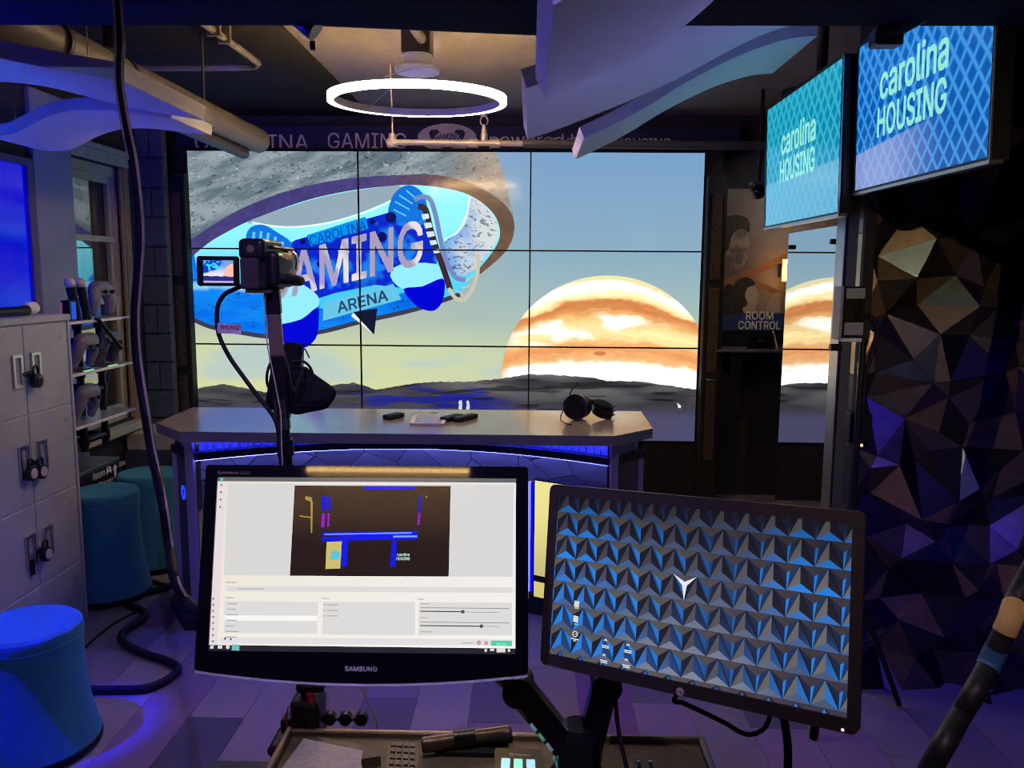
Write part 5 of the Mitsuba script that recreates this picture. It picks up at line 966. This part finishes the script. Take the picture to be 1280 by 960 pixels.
hm = thing('monitor', 'black monitor showing a wallpaper of dark blue pyramids', 'monitor')
HW, HH = HPF.w / 2, HPF.h / 2
ho = sbox(-.2715, -.1645, .2715, .1625).buffer(-.012).buffer(.012)
mat('hp_bezel', (.030, .022, .024), .42)
obj('housing', HPF.prism([ho.buffer(-.008)], -.045, -.010), 'black_plastic', hm)
obj('bezel', HPF.prism([ho.difference(sbox(-HW, -HH, HW, HH))], -.012, .004), 'hp_bezel', hm)
def pyramids(p, n, uv):
    d = mi.Vector3f(p) - mi.Vector3f(*[float(v) for v in HPF.c])
    a = dr.dot(d, mi.Vector3f(*[float(v) for v in HPF.r])); b = dr.dot(d, mi.Vector3f(*[float(v) for v in HPF.u]))
    S_, R_ = .0413, .0416
    t = (.1140 - b) / R_; row = dr.floor(t); fy_ = t - row           # 0 at the row's top, 1 at its bottom
    s = (a + .2324) / S_; col = dr.floor(s + .5); fx = s - col        # apex at fx = 0
    uptri = dr.abs(fx) < fy_ * .5
    # the down-pointing pyramid to the right of an apex
    gx = dr.select(fx > 0, fx - .5, fx + .5)
    gy = 1 - fy_                                                      # its tip at gy = 0
    X, Y = a / .2545, b / .143
    # up: centre at fy .68 ; faces left, right, base
    cy = .68
    base_u = (fy_ > cy) & (dr.abs(fx) < (fy_ - cy) / (1 - cy) * .5)
    grey = C3(lin(76, 76, 86)); dark = C3(lin(34, 32, 44)); blue = C3(lin(40, 130, 226))
    nz = .9 + .2 * noise(row * 3.1, col * 1.7)
    bl_base = dr.clip(smoothstep(.30, .85, dr.abs(X)) * smoothstep(-.55, .35, Y) + .10, 0, 1)
    cbase = mix(lin(78, 84, 104), lin(132, 132, 140), smoothstep(.3, -1.0, Y) * smoothstep(.8, .1, dr.abs(X)))
    cbase = cbase + (blue - cbase) * bl_base
    bl_left = smoothstep(-.25, -.95, X + .55 * (Y + .2)) * smoothstep(.35, -.4, Y)
    cleft = mix(lin(72, 72, 84), lin(108, 106, 108), smoothstep(-.2, .9, X)); cleft = cleft + (blue - cleft) * bl_left
    bl_right = smoothstep(.2, 1.0, X) * smoothstep(-.1, -.9, Y)
    cright = dark + (C3(lin(44, 78, 140)) - dark) * smoothstep(.1, -.9, Y) * .7; cright = cright + (blue - cright) * bl_right * .8
    cu = dr.select(base_u, cbase, dr.select(fx < 0, cleft, cright))
    # down: centre at gy .66 ; faces top, left, right (a thin lit edge beside the dark one)
    top_d = (gy > .64) & (dr.abs(gx) < (gy - .64) / .36 * .5)
    ctop = mix(lin(92, 88, 86), lin(64, 56, 66), smoothstep(-.6, .9, X))
    litl = dr.clip(smoothstep(.55, -.55, X) * smoothstep(1.05, .5, Y) + .04, 0, 1); litr = smoothstep(-.1, .75, X) * smoothstep(1.0, .55, Y)
    thin_l = dr.abs(gx) < .5 * gy * .96
    cl_ = dark + (blue - dark) * litl * dr.select(gx > -.5 * gy + .085, 1.0, .35)
    cr_ = dark + (blue - dark) * litr * dr.select(gx < .15 * gy + .02, 1.0, .12)
    cd = dr.select(top_d, ctop, dr.select(gx < 0, cl_, cr_))
    c = dr.select(uptri, cu, cd) * nz
    e = dr.abs(dr.abs(fx) - fy_ * .5)
    c = c * (.45 + .55 * smoothstep(.0, .03, e)) * (.6 + .4 * smoothstep(.0, .03, fy_))
    vig = .50 + .62 * smoothstep(1.05, .1, Y) 
    return c * vig * .86
obj('display', HPF.prism([sbox(-HW, -HH, HW, HH)], -.001, 0), 'screen_matte', hm, emit=proc(pyramids), weight=.4)
kx, ky = .0152 - .0206, .114 - .0416 * 2
kx = -.2324 + .0413 * 5.5
Yc = (kx, ky - .0150)
yl = [Polygon([(kx - .0205, ky), (kx - .004, ky - .0165), (kx, ky - .0416), (kx + .004, ky - .0165), (kx + .0205, ky), (kx, ky - .0105)])]
obj('glow_mark', HPF.prism(yl, .0003, .0006), 'screen_glass', hm, emit=lin(225, 232, 245), weight=.004)
ic = [[(-0.2091,-0.0414),(-0.1993,-0.042),(-0.2003,-0.0528),(-0.2101,-0.0522)], [(-0.2099,-0.0677),(-0.2001,-0.0683),(-0.2002,-0.0796),(-0.21,-0.0791)]]
pc = [(-0.2046,-0.1),(-0.1442,-0.1033),(-0.1015,-0.1038),(-0.1458,-0.129),(-0.1031,-0.1291)]
il = [Polygon(q) for q in ic] + [Point(*pc[0]).buffer(.0055, 10).difference(Point(*pc[0]).buffer(.0038, 10)), hline((pc[0][0], pc[0][1]), (pc[0][0] + .003, pc[0][1]), .001)]
for q, n_ in ((pc[1], 2), (pc[2], 2), (pc[3], 2), (pc[4], 2)):
    il += [Point(q[0], q[1] + .002).buffer(.0032, 8).difference(Point(q[0], q[1] - .001).buffer(.0034, 8))] + [sbox(q[0] - .007 + .001 * k, q[1] - .0075 - .003 * k, q[0] + .007, q[1] - .0055 - .003 * k) for k in range(n_)]
il += [sbox(x - .004, y - .008, x + .004, y - .0065) for x, y in [(-0.2047,-0.0471),(-0.2045,-0.0754)]] + [sbox(pc[0][0] - .008, pc[0][1] - .0100, pc[0][0] + .008, pc[0][1] - .0078), sbox(pc[0][0] - .003, pc[0][1] - .0130, pc[0][0] + .003, pc[0][1] - .0112)]
obj('desktop_icons', HPF.prism(il, .0003, .0006), 'screen_glass', hm, emit=lin(215, 216, 214), weight=.004)
lc = [(-0.0036,-0.158)][0]
lgo = Point(*lc).buffer(.0066, 20)
obj('brand_emblem', HPF.prism([lgo], .004, .0046), 'dial_cream', hm)
obj('emblem_lettering', HPF.text('hp', .0062, (lc[0] - .0045, lc[1] - .003), .0046, .0004, True), 'shelf_laminate', hm)
q = [(0.2494,-0.1601)][0]
obj('power_light', HPF.prism([Point(*q).buffer(.0022, 10)], .004, .005), 'white_plastic', hm, emit=lin(255, 250, 245), weight=.002)
obj('model_lettering', HPF.text('EliteDisplay', .004, [(-0.2583,-0.1645)][0], .004, .0004), 'shelf_laminate', hm)
obj('mount_plate', HPF.box(-.05, .05, -.05, .05, -.057, -.045), 'dark_metal', hm)
k = obj('display_cable', tube(catmull([HPF.pt(.0, -.13, -.035), *[(x, 1.34, z) for x, z in [(0.2589,0.8892),(0.2716,0.8835),(0.2971,0.8721),(0.3468,0.8477),(0.3825,0.8275),(0.4074,0.831),(0.4232,0.8508)]], HPF.pt(.14, -.13, -.05)], 6), .0042, 10), 'black_rubber', smooth=50); tag(k, 'black cable sagging below the pyramid wallpaper monitor', 'cable')
a = [(0.4951,0.796),(0.5065,0.7546),(0.5158,0.696),(0.5182,0.6196)]
k = obj('monitor_cable', tube(catmull([HPF.pt(.15, -.12, -.05)] + [(x, 1.5, z) for x, z in a] + [(a[-1][0] + .02, 1.52, .35), (a[-1][0] + .05, 1.56, .02)], 6), .008, 10), 'black_rubber', smooth=50); tag(k, 'thick black cable hanging straight down from the pyramid wallpaper monitor', 'cable')
a = [(0.5423,0.8087),(0.5452,0.757)]
k = obj('cable_end', cyl((a[0][0], 1.43, a[0][1] + .03), (a[1][0], 1.45, a[1][1]), .008, 12), 'black_rubber'); tag(k, 'short black cable end poking out under the pyramid wallpaper monitor', 'cable')

# cart tray
TZ = .66
ct = thing('cart', 'dark cart with a tray in the foreground below the two monitors', 'cart')
mat('tray_laminate', proc(lambda p, n, uv: mi.Color3f(.115, .095, .062) * (.8 + .35 * noise(p.x * 260, p.y * 260))), .55)
tp = [(-0.4698,1.5759),(-0.0284,1.5823)]
ty1 = max(tp[0][1], tp[1][1]); tx0 = tp[0][0] - .02; tx1 = .36
obj('tray', box(tx0, tx1, 1.02, ty1, TZ - .02, TZ, .003), 'tray_laminate', ct)
mat('rim_metal', (.28, .22, .16), .35, metal=.7)
obj('rim', join(box(tx0 - .008, tx1 + .008, ty1, ty1 + .012, TZ - .02, TZ + .012, .003), box(tx0 - .014, tx0, 1.02, ty1 + .012, TZ - .02, TZ + .014, .003), box(tx1, tx1 + .012, 1.02, ty1 + .012, TZ - .02, TZ + .012, .003)), 'rim_metal', ct)
for (x, y) in ((tx0 + .02, 1.05), (tx1 - .02, 1.05), (tx0 + .02, ty1 - .03), (tx1 - .02, ty1 - .03)):
    lg_ = obj('leg', box(x - .015, x + .015, y - .015, y + .015, .07, TZ - .02, .003), 'black_plastic', ct)
    obj('caster', tube([(x - .012, y, .035), (x + .012, y, .035)], .035, 18), 'black_rubber', lg_, smooth=40)
obj('bottom_shelf', box(tx0, tx1, 1.02, ty1, .16, .18, .003), 'black_matte', ct)
a = [(-0.6591,1.5476),(-0.5139,1.5305)]
obj('side_wing', box(a[0][0], tx0 - .02, a[1][1] - .25, a[0][1] + .005, .60, .622, .004), 'side_panel', ct)
# on the tray
def tray_poly(px, h, z=TZ): 
    m = poly_mesh([Polygon(px)], h); m.apply_translation((0, 0, z)); return m
nb = thing('notebook', 'pale lilac notepad with handwriting lying on the cart tray', 'notepad')
N_ = [(-0.4582,1.5587),(-0.3237,1.518),(-0.3066,1.3545),(-0.4798,1.4069)]
obj('pad', tray_poly(N_, .008), 'lilac_paper', nb); obj('page', tray_poly([(x * .98 + N_[0][0] * .02, y * .98 + N_[0][1] * .02) for x, y in N_], .001, TZ + .008), 'lilac_paper', nb)
k = obj('dark_folder', tray_poly([(-0.4364,1.5771),(-0.3119,1.5407),(-0.3151,1.4753),(-0.4413,1.4976)], .004), 'side_panel'); tag(k, 'dark folder sticking out from under the lilac notepad', 'folder')
k = obj('small_box', tray_poly([(-0.3242,1.5124),(-0.2932,1.519),(-0.2847,1.4815),(-0.3203,1.4699)], .022), 'tray_laminate'); tag(k, 'small olive box between the notepad and the keypad', 'box')
kp = thing('keypad', 'dark number keypad with grey keys on the cart tray', 'keypad')
K_ = [(-0.2787,1.5476),(-0.2222,1.5438),(-0.2013,1.4042),(-0.265,1.4068)]
obj('body', tray_poly(K_, .012), 'pad_dark', kp)
K_ = np.array(K_); mat('key_grey', (.13, .11, .085), .5)
for r in range(6):
    for c in range(4):
        u0, u1, v0, v1 = .08 + c * .225, .08 + c * .225 + .17, .05 + r * .15, .05 + r * .15 + .10
        Q = [K_[0] * (1 - u) * (1 - v) + K_[1] * u * (1 - v) + K_[2] * u * v + K_[3] * (1 - u) * v for u, v in ((u0, v0), (u1, v0), (u1, v1), (u0, v1))]
        obj('key', tray_poly(Q, .006, TZ + .012), 'key_grey', kp)
mat('dark_bar', (.12, .09, .055), .3, metal=.5)
lt_ = thing('battery_bar', 'long dark rounded bar lying across the rear edge of the cart tray', 'bar')
a = [(x, y) for x, y in [(-0.2095,1.5237),(-0.0331,1.5617)]]
p0, p1 = np.array([*a[0], TZ + .020]), np.array([*a[1], TZ + .030])
obj('body', tube([p0, p0 * .99 + p1 * .01, p1 * .99 + p0 * .01, p1], [.013, .016, .016, .013], 20), 'dark_bar', lt_, smooth=40)
dv = (p1 - p0) / np.linalg.norm(p1 - p0); nm = p0 * .52 + p1 * .48
obj('clip', tube([nm - dv * .022 + [0, 0, .004], nm + dv * .022 + [0, 0, .004]], .0168, 16), 'dark_metal', lt_, smooth=40)
obj('black_end', tube([p0 * .25 + p1 * .75 + [0, -.004, -.004], p1 + dv * .004 + [0, -.004, -.004]], .0158, 18), 'black_matte', lt_, smooth=40)
k = obj('dark_sleeve', tray_poly([(-0.1915,1.5477),(-0.0417,1.5789),(-0.027,1.5171),(-0.1622,1.518)], .010), 'black_matte'); tag(k, 'black pouch under the long dark bar on the tray', 'pouch')
sd = thing('key_controller', 'small black controller with three glowing cyan and green keys on the tray', 'controller')
D_ = np.array([(-0.0575,1.5143),(0.0305,1.5118),(0.0347,1.3826),(-0.0598,1.3912)])
obj('body', poly_mesh([Polygon(D_).buffer(.003)], .022).apply_translation((0, 0, TZ)), 'black_plastic', sd, smooth=30)
for i, col_ in enumerate((lin(110, 208, 226), lin(60, 226, 186), lin(110, 200, 230))):
    for r in range(2):
        u0, u1, v0, v1 = .12 + i * .27, .12 + i * .27 + .20, .27 + r * .36, .27 + r * .36 + .27
        Q = [D_[0] * (1 - u) * (1 - v) + D_[1] * u * (1 - v) + D_[2] * u * v + D_[3] * (1 - u) * v for u, v in ((u0, v0), (u1, v0), (u1, v1), (u0, v1))]
        obj('lit_key', poly_mesh([Polygon(Q).buffer(-.0005)], .002).apply_translation((0, 0, TZ + .022)), 'white_plastic', sd, emit=col_, weight=.003)
Q = [D_[0] * (1 - u) * (1 - v) + D_[1] * u * (1 - v) + D_[2] * u * v + D_[3] * (1 - u) * v for u, v in ((.42, .16), (.75, .16))]
r_ = (Q[1] - Q[0]) / np.linalg.norm(Q[1] - Q[0])
SF = Frame((Q[0][0], Q[0][1], TZ + .022), (r_[0], r_[1], 0), (-r_[1], r_[0], 0), (0, 0, 1))
obj('lettering', SF.text('STREAM DECK', .004, (0, 0), 0, .0004, width=float(np.linalg.norm(Q[1] - Q[0]))), 'dial_cream', sd)
obj('mark', SF.prism([Point(-.007, .002).buffer(.004, 10).difference(Point(-.007, .002).buffer(.0025, 10))], 0, .0004), 'dial_cream', sd)

# dual monitor arm
ar = thing('double_arm_stand', 'glossy black double monitor arm standing on the right of the tray', 'monitor arm')
bxy = [(0.0961,1.399)][0]; B0 = np.array([bxy[0], bxy[1], TZ])
obj('base', lathe([(0, 0), (.075, 0), (.078, .012), (.062, .03), (.045, .06), (.04, .075), (0, .075)], B0, 40), 'black_gloss', ar, smooth=35)
J = B0 + [0, 0, .10]
obj('hub', lathe([(0, -.035), (.042, -.035), (.046, -.02), (.046, .03), (.03, .045), (0, .045)], J, 32), 'black_gloss', ar, smooth=35)
L1 = np.array([*(lambda q: (q[0], 1.36, q[1]))([(-0.0138,0.8971)][0])]); R1 = np.array([*(lambda q: (q[0], 1.42, q[1]))([(0.1466,0.8777)][0])])
VL, VR = SM.pt(.0, 0, -.085), HPF.pt(0, 0, -.08)
def arm(a, b, w, h):
    d = b - a; L = np.linalg.norm(d); d /= L; s_ = np.cross(d, [0, 1, 0]); s_ /= np.linalg.norm(s_); t_ = np.cross(s_, d)
    fr_ = Frame(a, s_, d, np.cross(s_, d)); return fr_.box(-w / 2, w / 2, -.02, L + .02, -h / 2, h / 2, .010)
obj('lower_arm', arm(J + [-.02, 0, .0], L1, .048, .05), 'black_gloss', ar); obj('lower_arm', arm(J + [.02, 0, .0], R1, .046, .05), 'black_gloss', ar)
obj('head_arm', join(arm(L1, VL, .04, .03), tube([VL, SM.pt(0, 0, -.063)], .025, 14)), 'black_gloss', ar); obj('head_arm', join(arm(R1, VR, .04, .03), tube([VR, HPF.pt(0, 0, -.058)], .025, 14)), 'black_gloss', ar)
obj('joint', tube([L1 + [0, -.028, 0], L1 + [0, .028, 0]], .028, 20), 'black_plastic', ar, smooth=40); obj('joint', tube([R1 + [0, -.028, 0], R1 + [0, .028, 0]], .028, 20), 'black_plastic', ar, smooth=40)
for i in range(2): obj('wheel', tube([B0 + [.105 + .022 * i, -.03, .045], B0 + [.112 + .022 * i, -.03, .045]], .045, 24), 'black_gloss', ar, smooth=40)
k = obj('arm_cable', tube(catmull([R1 + [.02, .02, -.03], J + [.075, .01, .03], B0 + [.09, -.05, .05], B0 + [.06, -.13, .01]], 6), .004, 8), 'black_rubber', smooth=50); tag(k, 'thin black cable running down beside the right monitor arm', 'cable')

# camcorder on its pole
cam = thing('camcorder', 'small black camcorder with flip-out screen on top of the pole', 'camcorder')
cb0 = [(-0.5412,1.6849),(-0.492,1.5879)]
x0, z1 = cb0[0]; x1, z0 = cb0[1]; xm = (x0 + x1) / 2
def mhull(items): 
    m = m3.Manifold.batch_hull(items).to_mesh(); return trimesh.Trimesh(m.vert_properties[:, :3], m.tri_verts)
obj('body', mhull([sph((x, y, z), .008) for x in (x0 + .008, x1 - .008) for y in (1.53, 1.64) for z in (z0 + .010, z1 - .026)]), 'black_plastic', cam, smooth=30)
obj('viewfinder', mhull([sph((x, y, z), .010) for x in (x0 + .010, x1 - .010) for y in (1.518, 1.62) for z in (z1 - .030, z1 - .010)]), 'black_plastic', cam, smooth=30)
obj('eyepiece', join(tube([(xm, 1.507, z1 - .019), (xm, 1.512, z1 - .019)], [.015, .017], 22)), 'black_rubber', cam, smooth=40)
obj('eyepiece_glass', tube([(xm, 1.5055, z1 - .019), (xm, 1.508, z1 - .019)], .007, 18), 'silver', cam, smooth=40)
obj('battery', box(x0 + .004, x1 - .010, 1.505, 1.535, z0 + .004, z1 - .036, .003), 'hp_bezel', cam)
obj('lens_barrel', tube([(xm + .004, 1.63, (z0 + z1) / 2 + .008), (xm + .004, 1.67, (z0 + z1) / 2 + .008), (xm + .004, 1.70, (z0 + z1) / 2 + .008)], [.026, .027, .028], 28), 'black_plastic', cam, smooth=40)
obj('lens_ring', tube([(xm + .004, 1.695, (z0 + z1) / 2 + .008), (xm + .004, 1.712, (z0 + z1) / 2 + .008)], .0295, 28), 'silver', cam, smooth=40)
obj('grip', mhull([sph((x1 + .006, y, z), .012) for y in (1.545, 1.64) for z in (z0 + .018, z1 - .034)] + [sph((x1 + .012, 1.60, (z0 + z1) / 2), .014)]), 'black_plastic', cam, smooth=30)
obj('hand_strap', tube(catmull([(x1 + .004, 1.545, z0 + .022), (x1 + .030, 1.57, z0 + .022), (x1 + .034, 1.61, z0 + .020), (x1 + .024, 1.65, z0 + .018), (x1 + .004, 1.67, z0 + .018)], 5), [.010] * 21, 10), 'black_rubber', cam, smooth=50)
obj('top_plate', box(x0 + .010, x1 + .008, 1.54, 1.68, z1 - .018, z1 - .012, .003), 'dark_metal', cam)
obj('status_light', box(x1 + .016, x1 + .022, 1.545, 1.547, z1 - .030, z1 - .027), 'white_plastic', cam, emit=lin(140, 230, 40), weight=.001)
LCD = Frame((([(-0.5879,1.6251)][0])[0], 1.53, ([(-0.5879,1.6251)][0])[1]), (1, 0, 0), (0, .04, .999), (0, -.999, .04))
obj('flip_screen', LCD.box(-.041, .040, -.0285, .0275, -.008, 0, .004), 'black_plastic', cam)
def lcd_fn(p, n, uv):
    a, b = p.x - float(LCD.c[0]), p.z - float(LCD.c[2])
    c = mix(lin(120, 160, 235), lin(240, 230, 250), smoothstep(.012, -.010, b))
    pl_ = dr.square((a - .030) / .019) + dr.square((b + .012) / .026)
    c = c + (C3(lin(250, 190, 170)) - c) * smoothstep(1.05, .9, pl_)
    s = b - .35 * (a + .02)
    st = smoothstep(-.006, -.002, s) * smoothstep(.022, .018, s) * smoothstep(.014, .002, a) 
    c = c + (mix(lin(10, 60, 200), lin(60, 210, 250), smoothstep(.4, .6, noise(a * 260, b * 300))) - c) * st
    g = smoothstep(-.0105, -.0115, b - .002 * noise(a * 150, 3.0)) * smoothstep(-.019, -.0185, b)
    c = c + (C3(lin(40, 44, 130)) - c) * g
    c = c + (C3(lin(190, 170, 215)) - c) * smoothstep(-.0185, -.019, b)
    return c * 1.05
obj('screen_picture', LCD.prism([sbox(-.027, -.0225, .030, .0195)], 0, .0006), 'screen_glass', cam, emit=proc(lcd_fn), weight=.01)
obj('base_plate', box(x0 + .004, x1 + .002, 1.53, 1.62, z0 - .004, z0 + .003, .001), 'silver', cam)
po = thing('camera_pole', 'slim pole with a bright metal bracket carrying the camcorder, clamped behind the tray', 'pole')
pt_, pb_ = (lambda q: np.array([q[0], 1.56, q[1]]))([(-0.4958,1.5841)][0]), (lambda q: np.array([q[0], 1.63, q[1]]))([(-0.4677,0.6588)][0])
def onp(f): return pt_ * (1 - f) + pb_ * f
mat('bracket_metal', (.36, .25, .18), .35, metal=.7)
def flat(f0, f1, w, d):
    a, b = onp(f0), onp(f1); v = b - a; L = np.linalg.norm(v); v /= L; r_ = np.cross(v, [0, 1, 0]); r_ /= np.linalg.norm(r_); return Frame(a, r_, v, np.cross(r_, v)).box(-w / 2, w / 2, 0, L, -d / 2, d / 2, .003)
obj('bracket', flat(.04, .145, .027, .012), 'bracket_metal', po); obj('head_plate', flat(-.01, .045, .030, .016), 'black_plastic', po)
obj('black_bracket', flat(.13, .27, .029, .02), 'black_plastic', po)
obj('sleeve', tube([onp(.225), onp(.29)], .0145, 18), 'silver', po, smooth=40)
obj('tube', tube([onp(.25), onp(1.0)], .0115, 16), 'black_plastic', po, smooth=40)
obj('collar', tube([onp(.315), onp(.35)], .0165, 18), 'black_plastic', po, smooth=40)
hk = [onp(.12) + [.018, -.012, 0], onp(.165) + [.024, -.012, 0], onp(.205) + [.030, -.012, 0], onp(.16) + [.05, -.012, 0], onp(.115) + [.056, -.012, 0], onp(.135) + [.066, -.012, 0]]
obj('wire_hook', tube(catmull(hk, 4), .0016, 8), 'silver', po, smooth=50)
cl0 = pb_
obj('clamp', join(box(cl0[0] - .030, cl0[0] + .032, 1.59, 1.66, cl0[2] - .03, cl0[2] + .07, .008), box(cl0[0] - .018, cl0[0] + .040, 1.60, 1.65, cl0[2] + .085, cl0[2] + .105, .005), box(cl0[0] - .055, cl0[0] - .028, 1.605, 1.645, cl0[2] - .012, cl0[2] + .022, .005), box(cl0[0] - .075, cl0[0] - .02, 1.57, 1.67, TZ - .05, cl0[2] - .02, .01)), 'black_plastic', po)
obj('clamp_rod', cyl((cl0[0] + .02, 1.622, TZ + .018), (cl0[0] + .125, 1.622, TZ + .018), .006, 10), 'dark_metal', po)
for i in range(3): obj('clamp_knob', tube([(cl0[0] + .048 + i * .034, 1.615, TZ + .018), (cl0[0] + .048 + i * .034, 1.63, TZ + .018)], .014, 16), 'black_plastic', po, smooth=40)
obj('red_pin', cyl((cl0[0] + .014, 1.60, cl0[2] + .068), (cl0[0] + .014, 1.60, cl0[2] + .088), .009, 12), 'red_plastic', po)
obj('red_wire', tube(catmull([(cl0[0] - .032, 1.595, cl0[2] + .06), (cl0[0] - .036, 1.59, cl0[2] + .03), (cl0[0] - .030, 1.595, cl0[2] + .0)], 4), .0018, 6), 'red_plastic', po)
# bag-like boot behind the pole
bt = thing('black_boot', 'black boot-shaped bag with loop handles hanging behind the camera pole', 'bag')
bc_ = [(-0.4828,1.4709),(-0.4844,1.4158),(-0.5039,1.4156),(-0.4584,1.416),(-0.512,1.3664),(-0.4697,1.3587),(-0.4205,1.3674),(-0.4088,1.3806),(-0.4666,1.4727)]
P_ = lambda i, dy=0: (bc_[i][0], 1.62 + dy, bc_[i][1])
mm = m3.Manifold.batch_boolean([m3.Manifold.batch_hull([sph(P_(0), .014), sph(P_(8), .010), sph(P_(1), .022)]), m3.Manifold.batch_hull([sph(P_(2), .020), sph(P_(3), .020), sph(P_(4), .022), sph(P_(5), .022), sph(P_(1), .024)]), m3.Manifold.batch_hull([sph(P_(3), .018), sph(P_(5), .022), sph(P_(6), .020), sph(P_(7), .018), sph(P_(4), .020)])], m3.OpType.Add).refine_to_length(.008).to_mesh()
bm_ = trimesh.Trimesh(mm.vert_properties[:, :3], mm.tri_verts); trimesh.smoothing.filter_taubin(bm_, iterations=10)
mat('black_cloth', proc(lambda p, n, uv: mi.Color3f(.006, .006, .007) * (.6 + .9 * fbm(p.x * 90, p.z * 90))), .85, spec=.15, bump=(proc(lambda p, n, uv: fbm(p.x * 70 + p.z * 30, p.z * 160)), .004))
obj('body', bm_, 'black_cloth', bt, smooth=True)
for lp in ([(-0.4952,1.447),(-0.5112,1.4501),(-0.523,1.4307),(-0.5256,1.4017),(-0.5135,1.3759)], [(-0.4938,1.4406),(-0.5052,1.4341),(-0.5076,1.4116),(-0.5,1.3955)], [(-0.468,1.4473),(-0.4488,1.4459),(-0.4363,1.4316),(-0.4336,1.4123),(-0.4437,1.3961)], [(-0.4618,1.4377),(-0.4492,1.4314),(-0.4432,1.4154),(-0.4484,1.3993)]):
    obj('loop', tube(catmull([(x, 1.605, z) for x, z in lp], 5), .0028, 8), 'black_rubber', bt, smooth=50)
# camcorder cable with tag
hd = [(x, 1.545, z) for x, z in [(-0.5426,1.5991),(-0.5644,1.5899),(-0.5817,1.5807),(-0.5947,1.5623),(-0.5987,1.5395),(-0.5981,1.5165),(-0.5929,1.4935),(-0.5757,1.4582),(-0.5507,1.4212),(-0.5254,1.3856),(-0.5015,1.3545),(-0.4897,1.331),(-0.486,1.2993),(-0.483,1.2436),(-0.4784,1.1873)]]
cc = thing('camera_cable', 'dark cable looping from the camcorder down along the pole', 'cable')
obj('wire', tube(catmull(hd, 6), .0042, 10), 'black_rubber', cc, smooth=50)
obj('pale_wire', tube(catmull([(x, 1.54, z) for x, z in [(-0.5025,1.6055),(-0.5034,1.5329),(-0.5018,1.4871),(-0.494,1.441),(-0.4862,1.3945),(-0.4799,1.3477),(-0.4802,1.2846),(-0.479,1.2208)]], 5), .0013, 6), 'beige_cable', cc, smooth=50)
TGF = Frame((([(-0.5713,1.5166)][0])[0], 1.535, ([(-0.5713,1.5166)][0])[1]), (.999, 0, -.04), (.04, 0, .999), (0, -1, 0))
tgk = obj('tag', TGF.box(-.024, .022, -.010, .0095, -.001, .001, .0008), 'white_plastic', cc, label='pale tag with upside-down red lettering focus')
obj('tag_lettering', TGF.text('focus', .0085, (.018, .005), .001, .0004, True, width=.034, right=(-1, 0), upv=(0, -1)), 'red_plastic', tgk)
a = [(-0.3607,0.7713),(-0.3442,0.7318),(-0.331,0.7029),(-0.3211,0.6739),(-0.3147,0.6355)]
k = obj('thin_wire', tube(catmull([(x, 1.625, z) for x, z in a], 5), .0022, 8), 'beige_cable', smooth=50); tag(k, 'thin pale wire hanging from the streaming monitor to the tray edge', 'wire')

# taped cable sleeve at the lower right
sv = thing('cable_sleeve', 'thick black cable sleeve with yellow and blue tape at the lower right', 'cable')
sp0 = [(1.0, .80, 2.755), (1.02, .85, 2.2), (1.02, 1.0, 1.65), (.97, 1.2, 1.38)]
sp = [(x, 1.30, z) for x, z in [(0.857,1.2462),(0.8337,1.1649),(0.8081,1.1029)]] + [(x, 1.27, z) for x, z in [(0.7803,1.0741),(0.7659,1.0329),(0.7514,0.9914)]] + [(x, 1.22, z) for x, z in [(0.7053,0.9759),(0.6861,0.9352)]] + [(x, 1.15, z) for x, z in [(0.6297,0.9358),(0.6084,0.8877),(0.5857,0.8376)]]
spc = catmull(sp0 + sp + [(.46, 1.06, .80), (.42, 1.03, .60), (.42, 1.05, .2)], 6)
mat('braided_sleeve', proc(lambda p, n, uv: mi.Color3f(.014, .014, .016) * (.6 + .8 * noise(p.x * 500, p.y * 500, p.z * 500))), .5)
obj('sleeve', tube(spc, .0165, 16), 'braided_sleeve', sv, smooth=50)
mat('yellow_tape', (.55, .36, .12), .6); mat('blue_tape', (.03, .13, .28), .6)
def sub(p0, p1):
    i0 = int(np.argmin(np.linalg.norm(spc - np.array(p0), axis=1))); i1 = int(np.argmin(np.linalg.norm(spc - np.array(p1), axis=1))); return spc[min(i0, i1):max(i0, i1) + 1]
obj('yellow_tape', tube(sub(sp[2], np.array(sp[3]) * .5 + np.array(sp[4]) * .5)[2:], .0182, 16), 'yellow_tape', sv, smooth=50)
obj('blue_tape', tube(sub(np.array(sp[4]), sp[5])[1:], .0180, 16), 'blue_tape', sv, smooth=50)
a = [(2.1972,3.4557),(2.1451,3.4383),(2.1467,3.348),(2.0671,3.3159)]
k = obj('floor_cable', floor_line([(1.7659,3.0142),(1.7863,2.979),(1.8141,3.0403),(1.9184,3.0814)], .006, 5), 'black_rubber', smooth=50); tag(k, 'black wire loop on the floor behind the taped cable sleeve', 'cable')

for k in list(scene):
    if k.split('__')[-1] in ('list_text', 'preview_trace', 'preview_magenta', 'preview_glow', 'active_task', 'task_icon', 'icon_strip', 'desktop_icons', 'picture_dots', 'picture_tooth'):
        labels[k] = {'kind': 'stuff'}
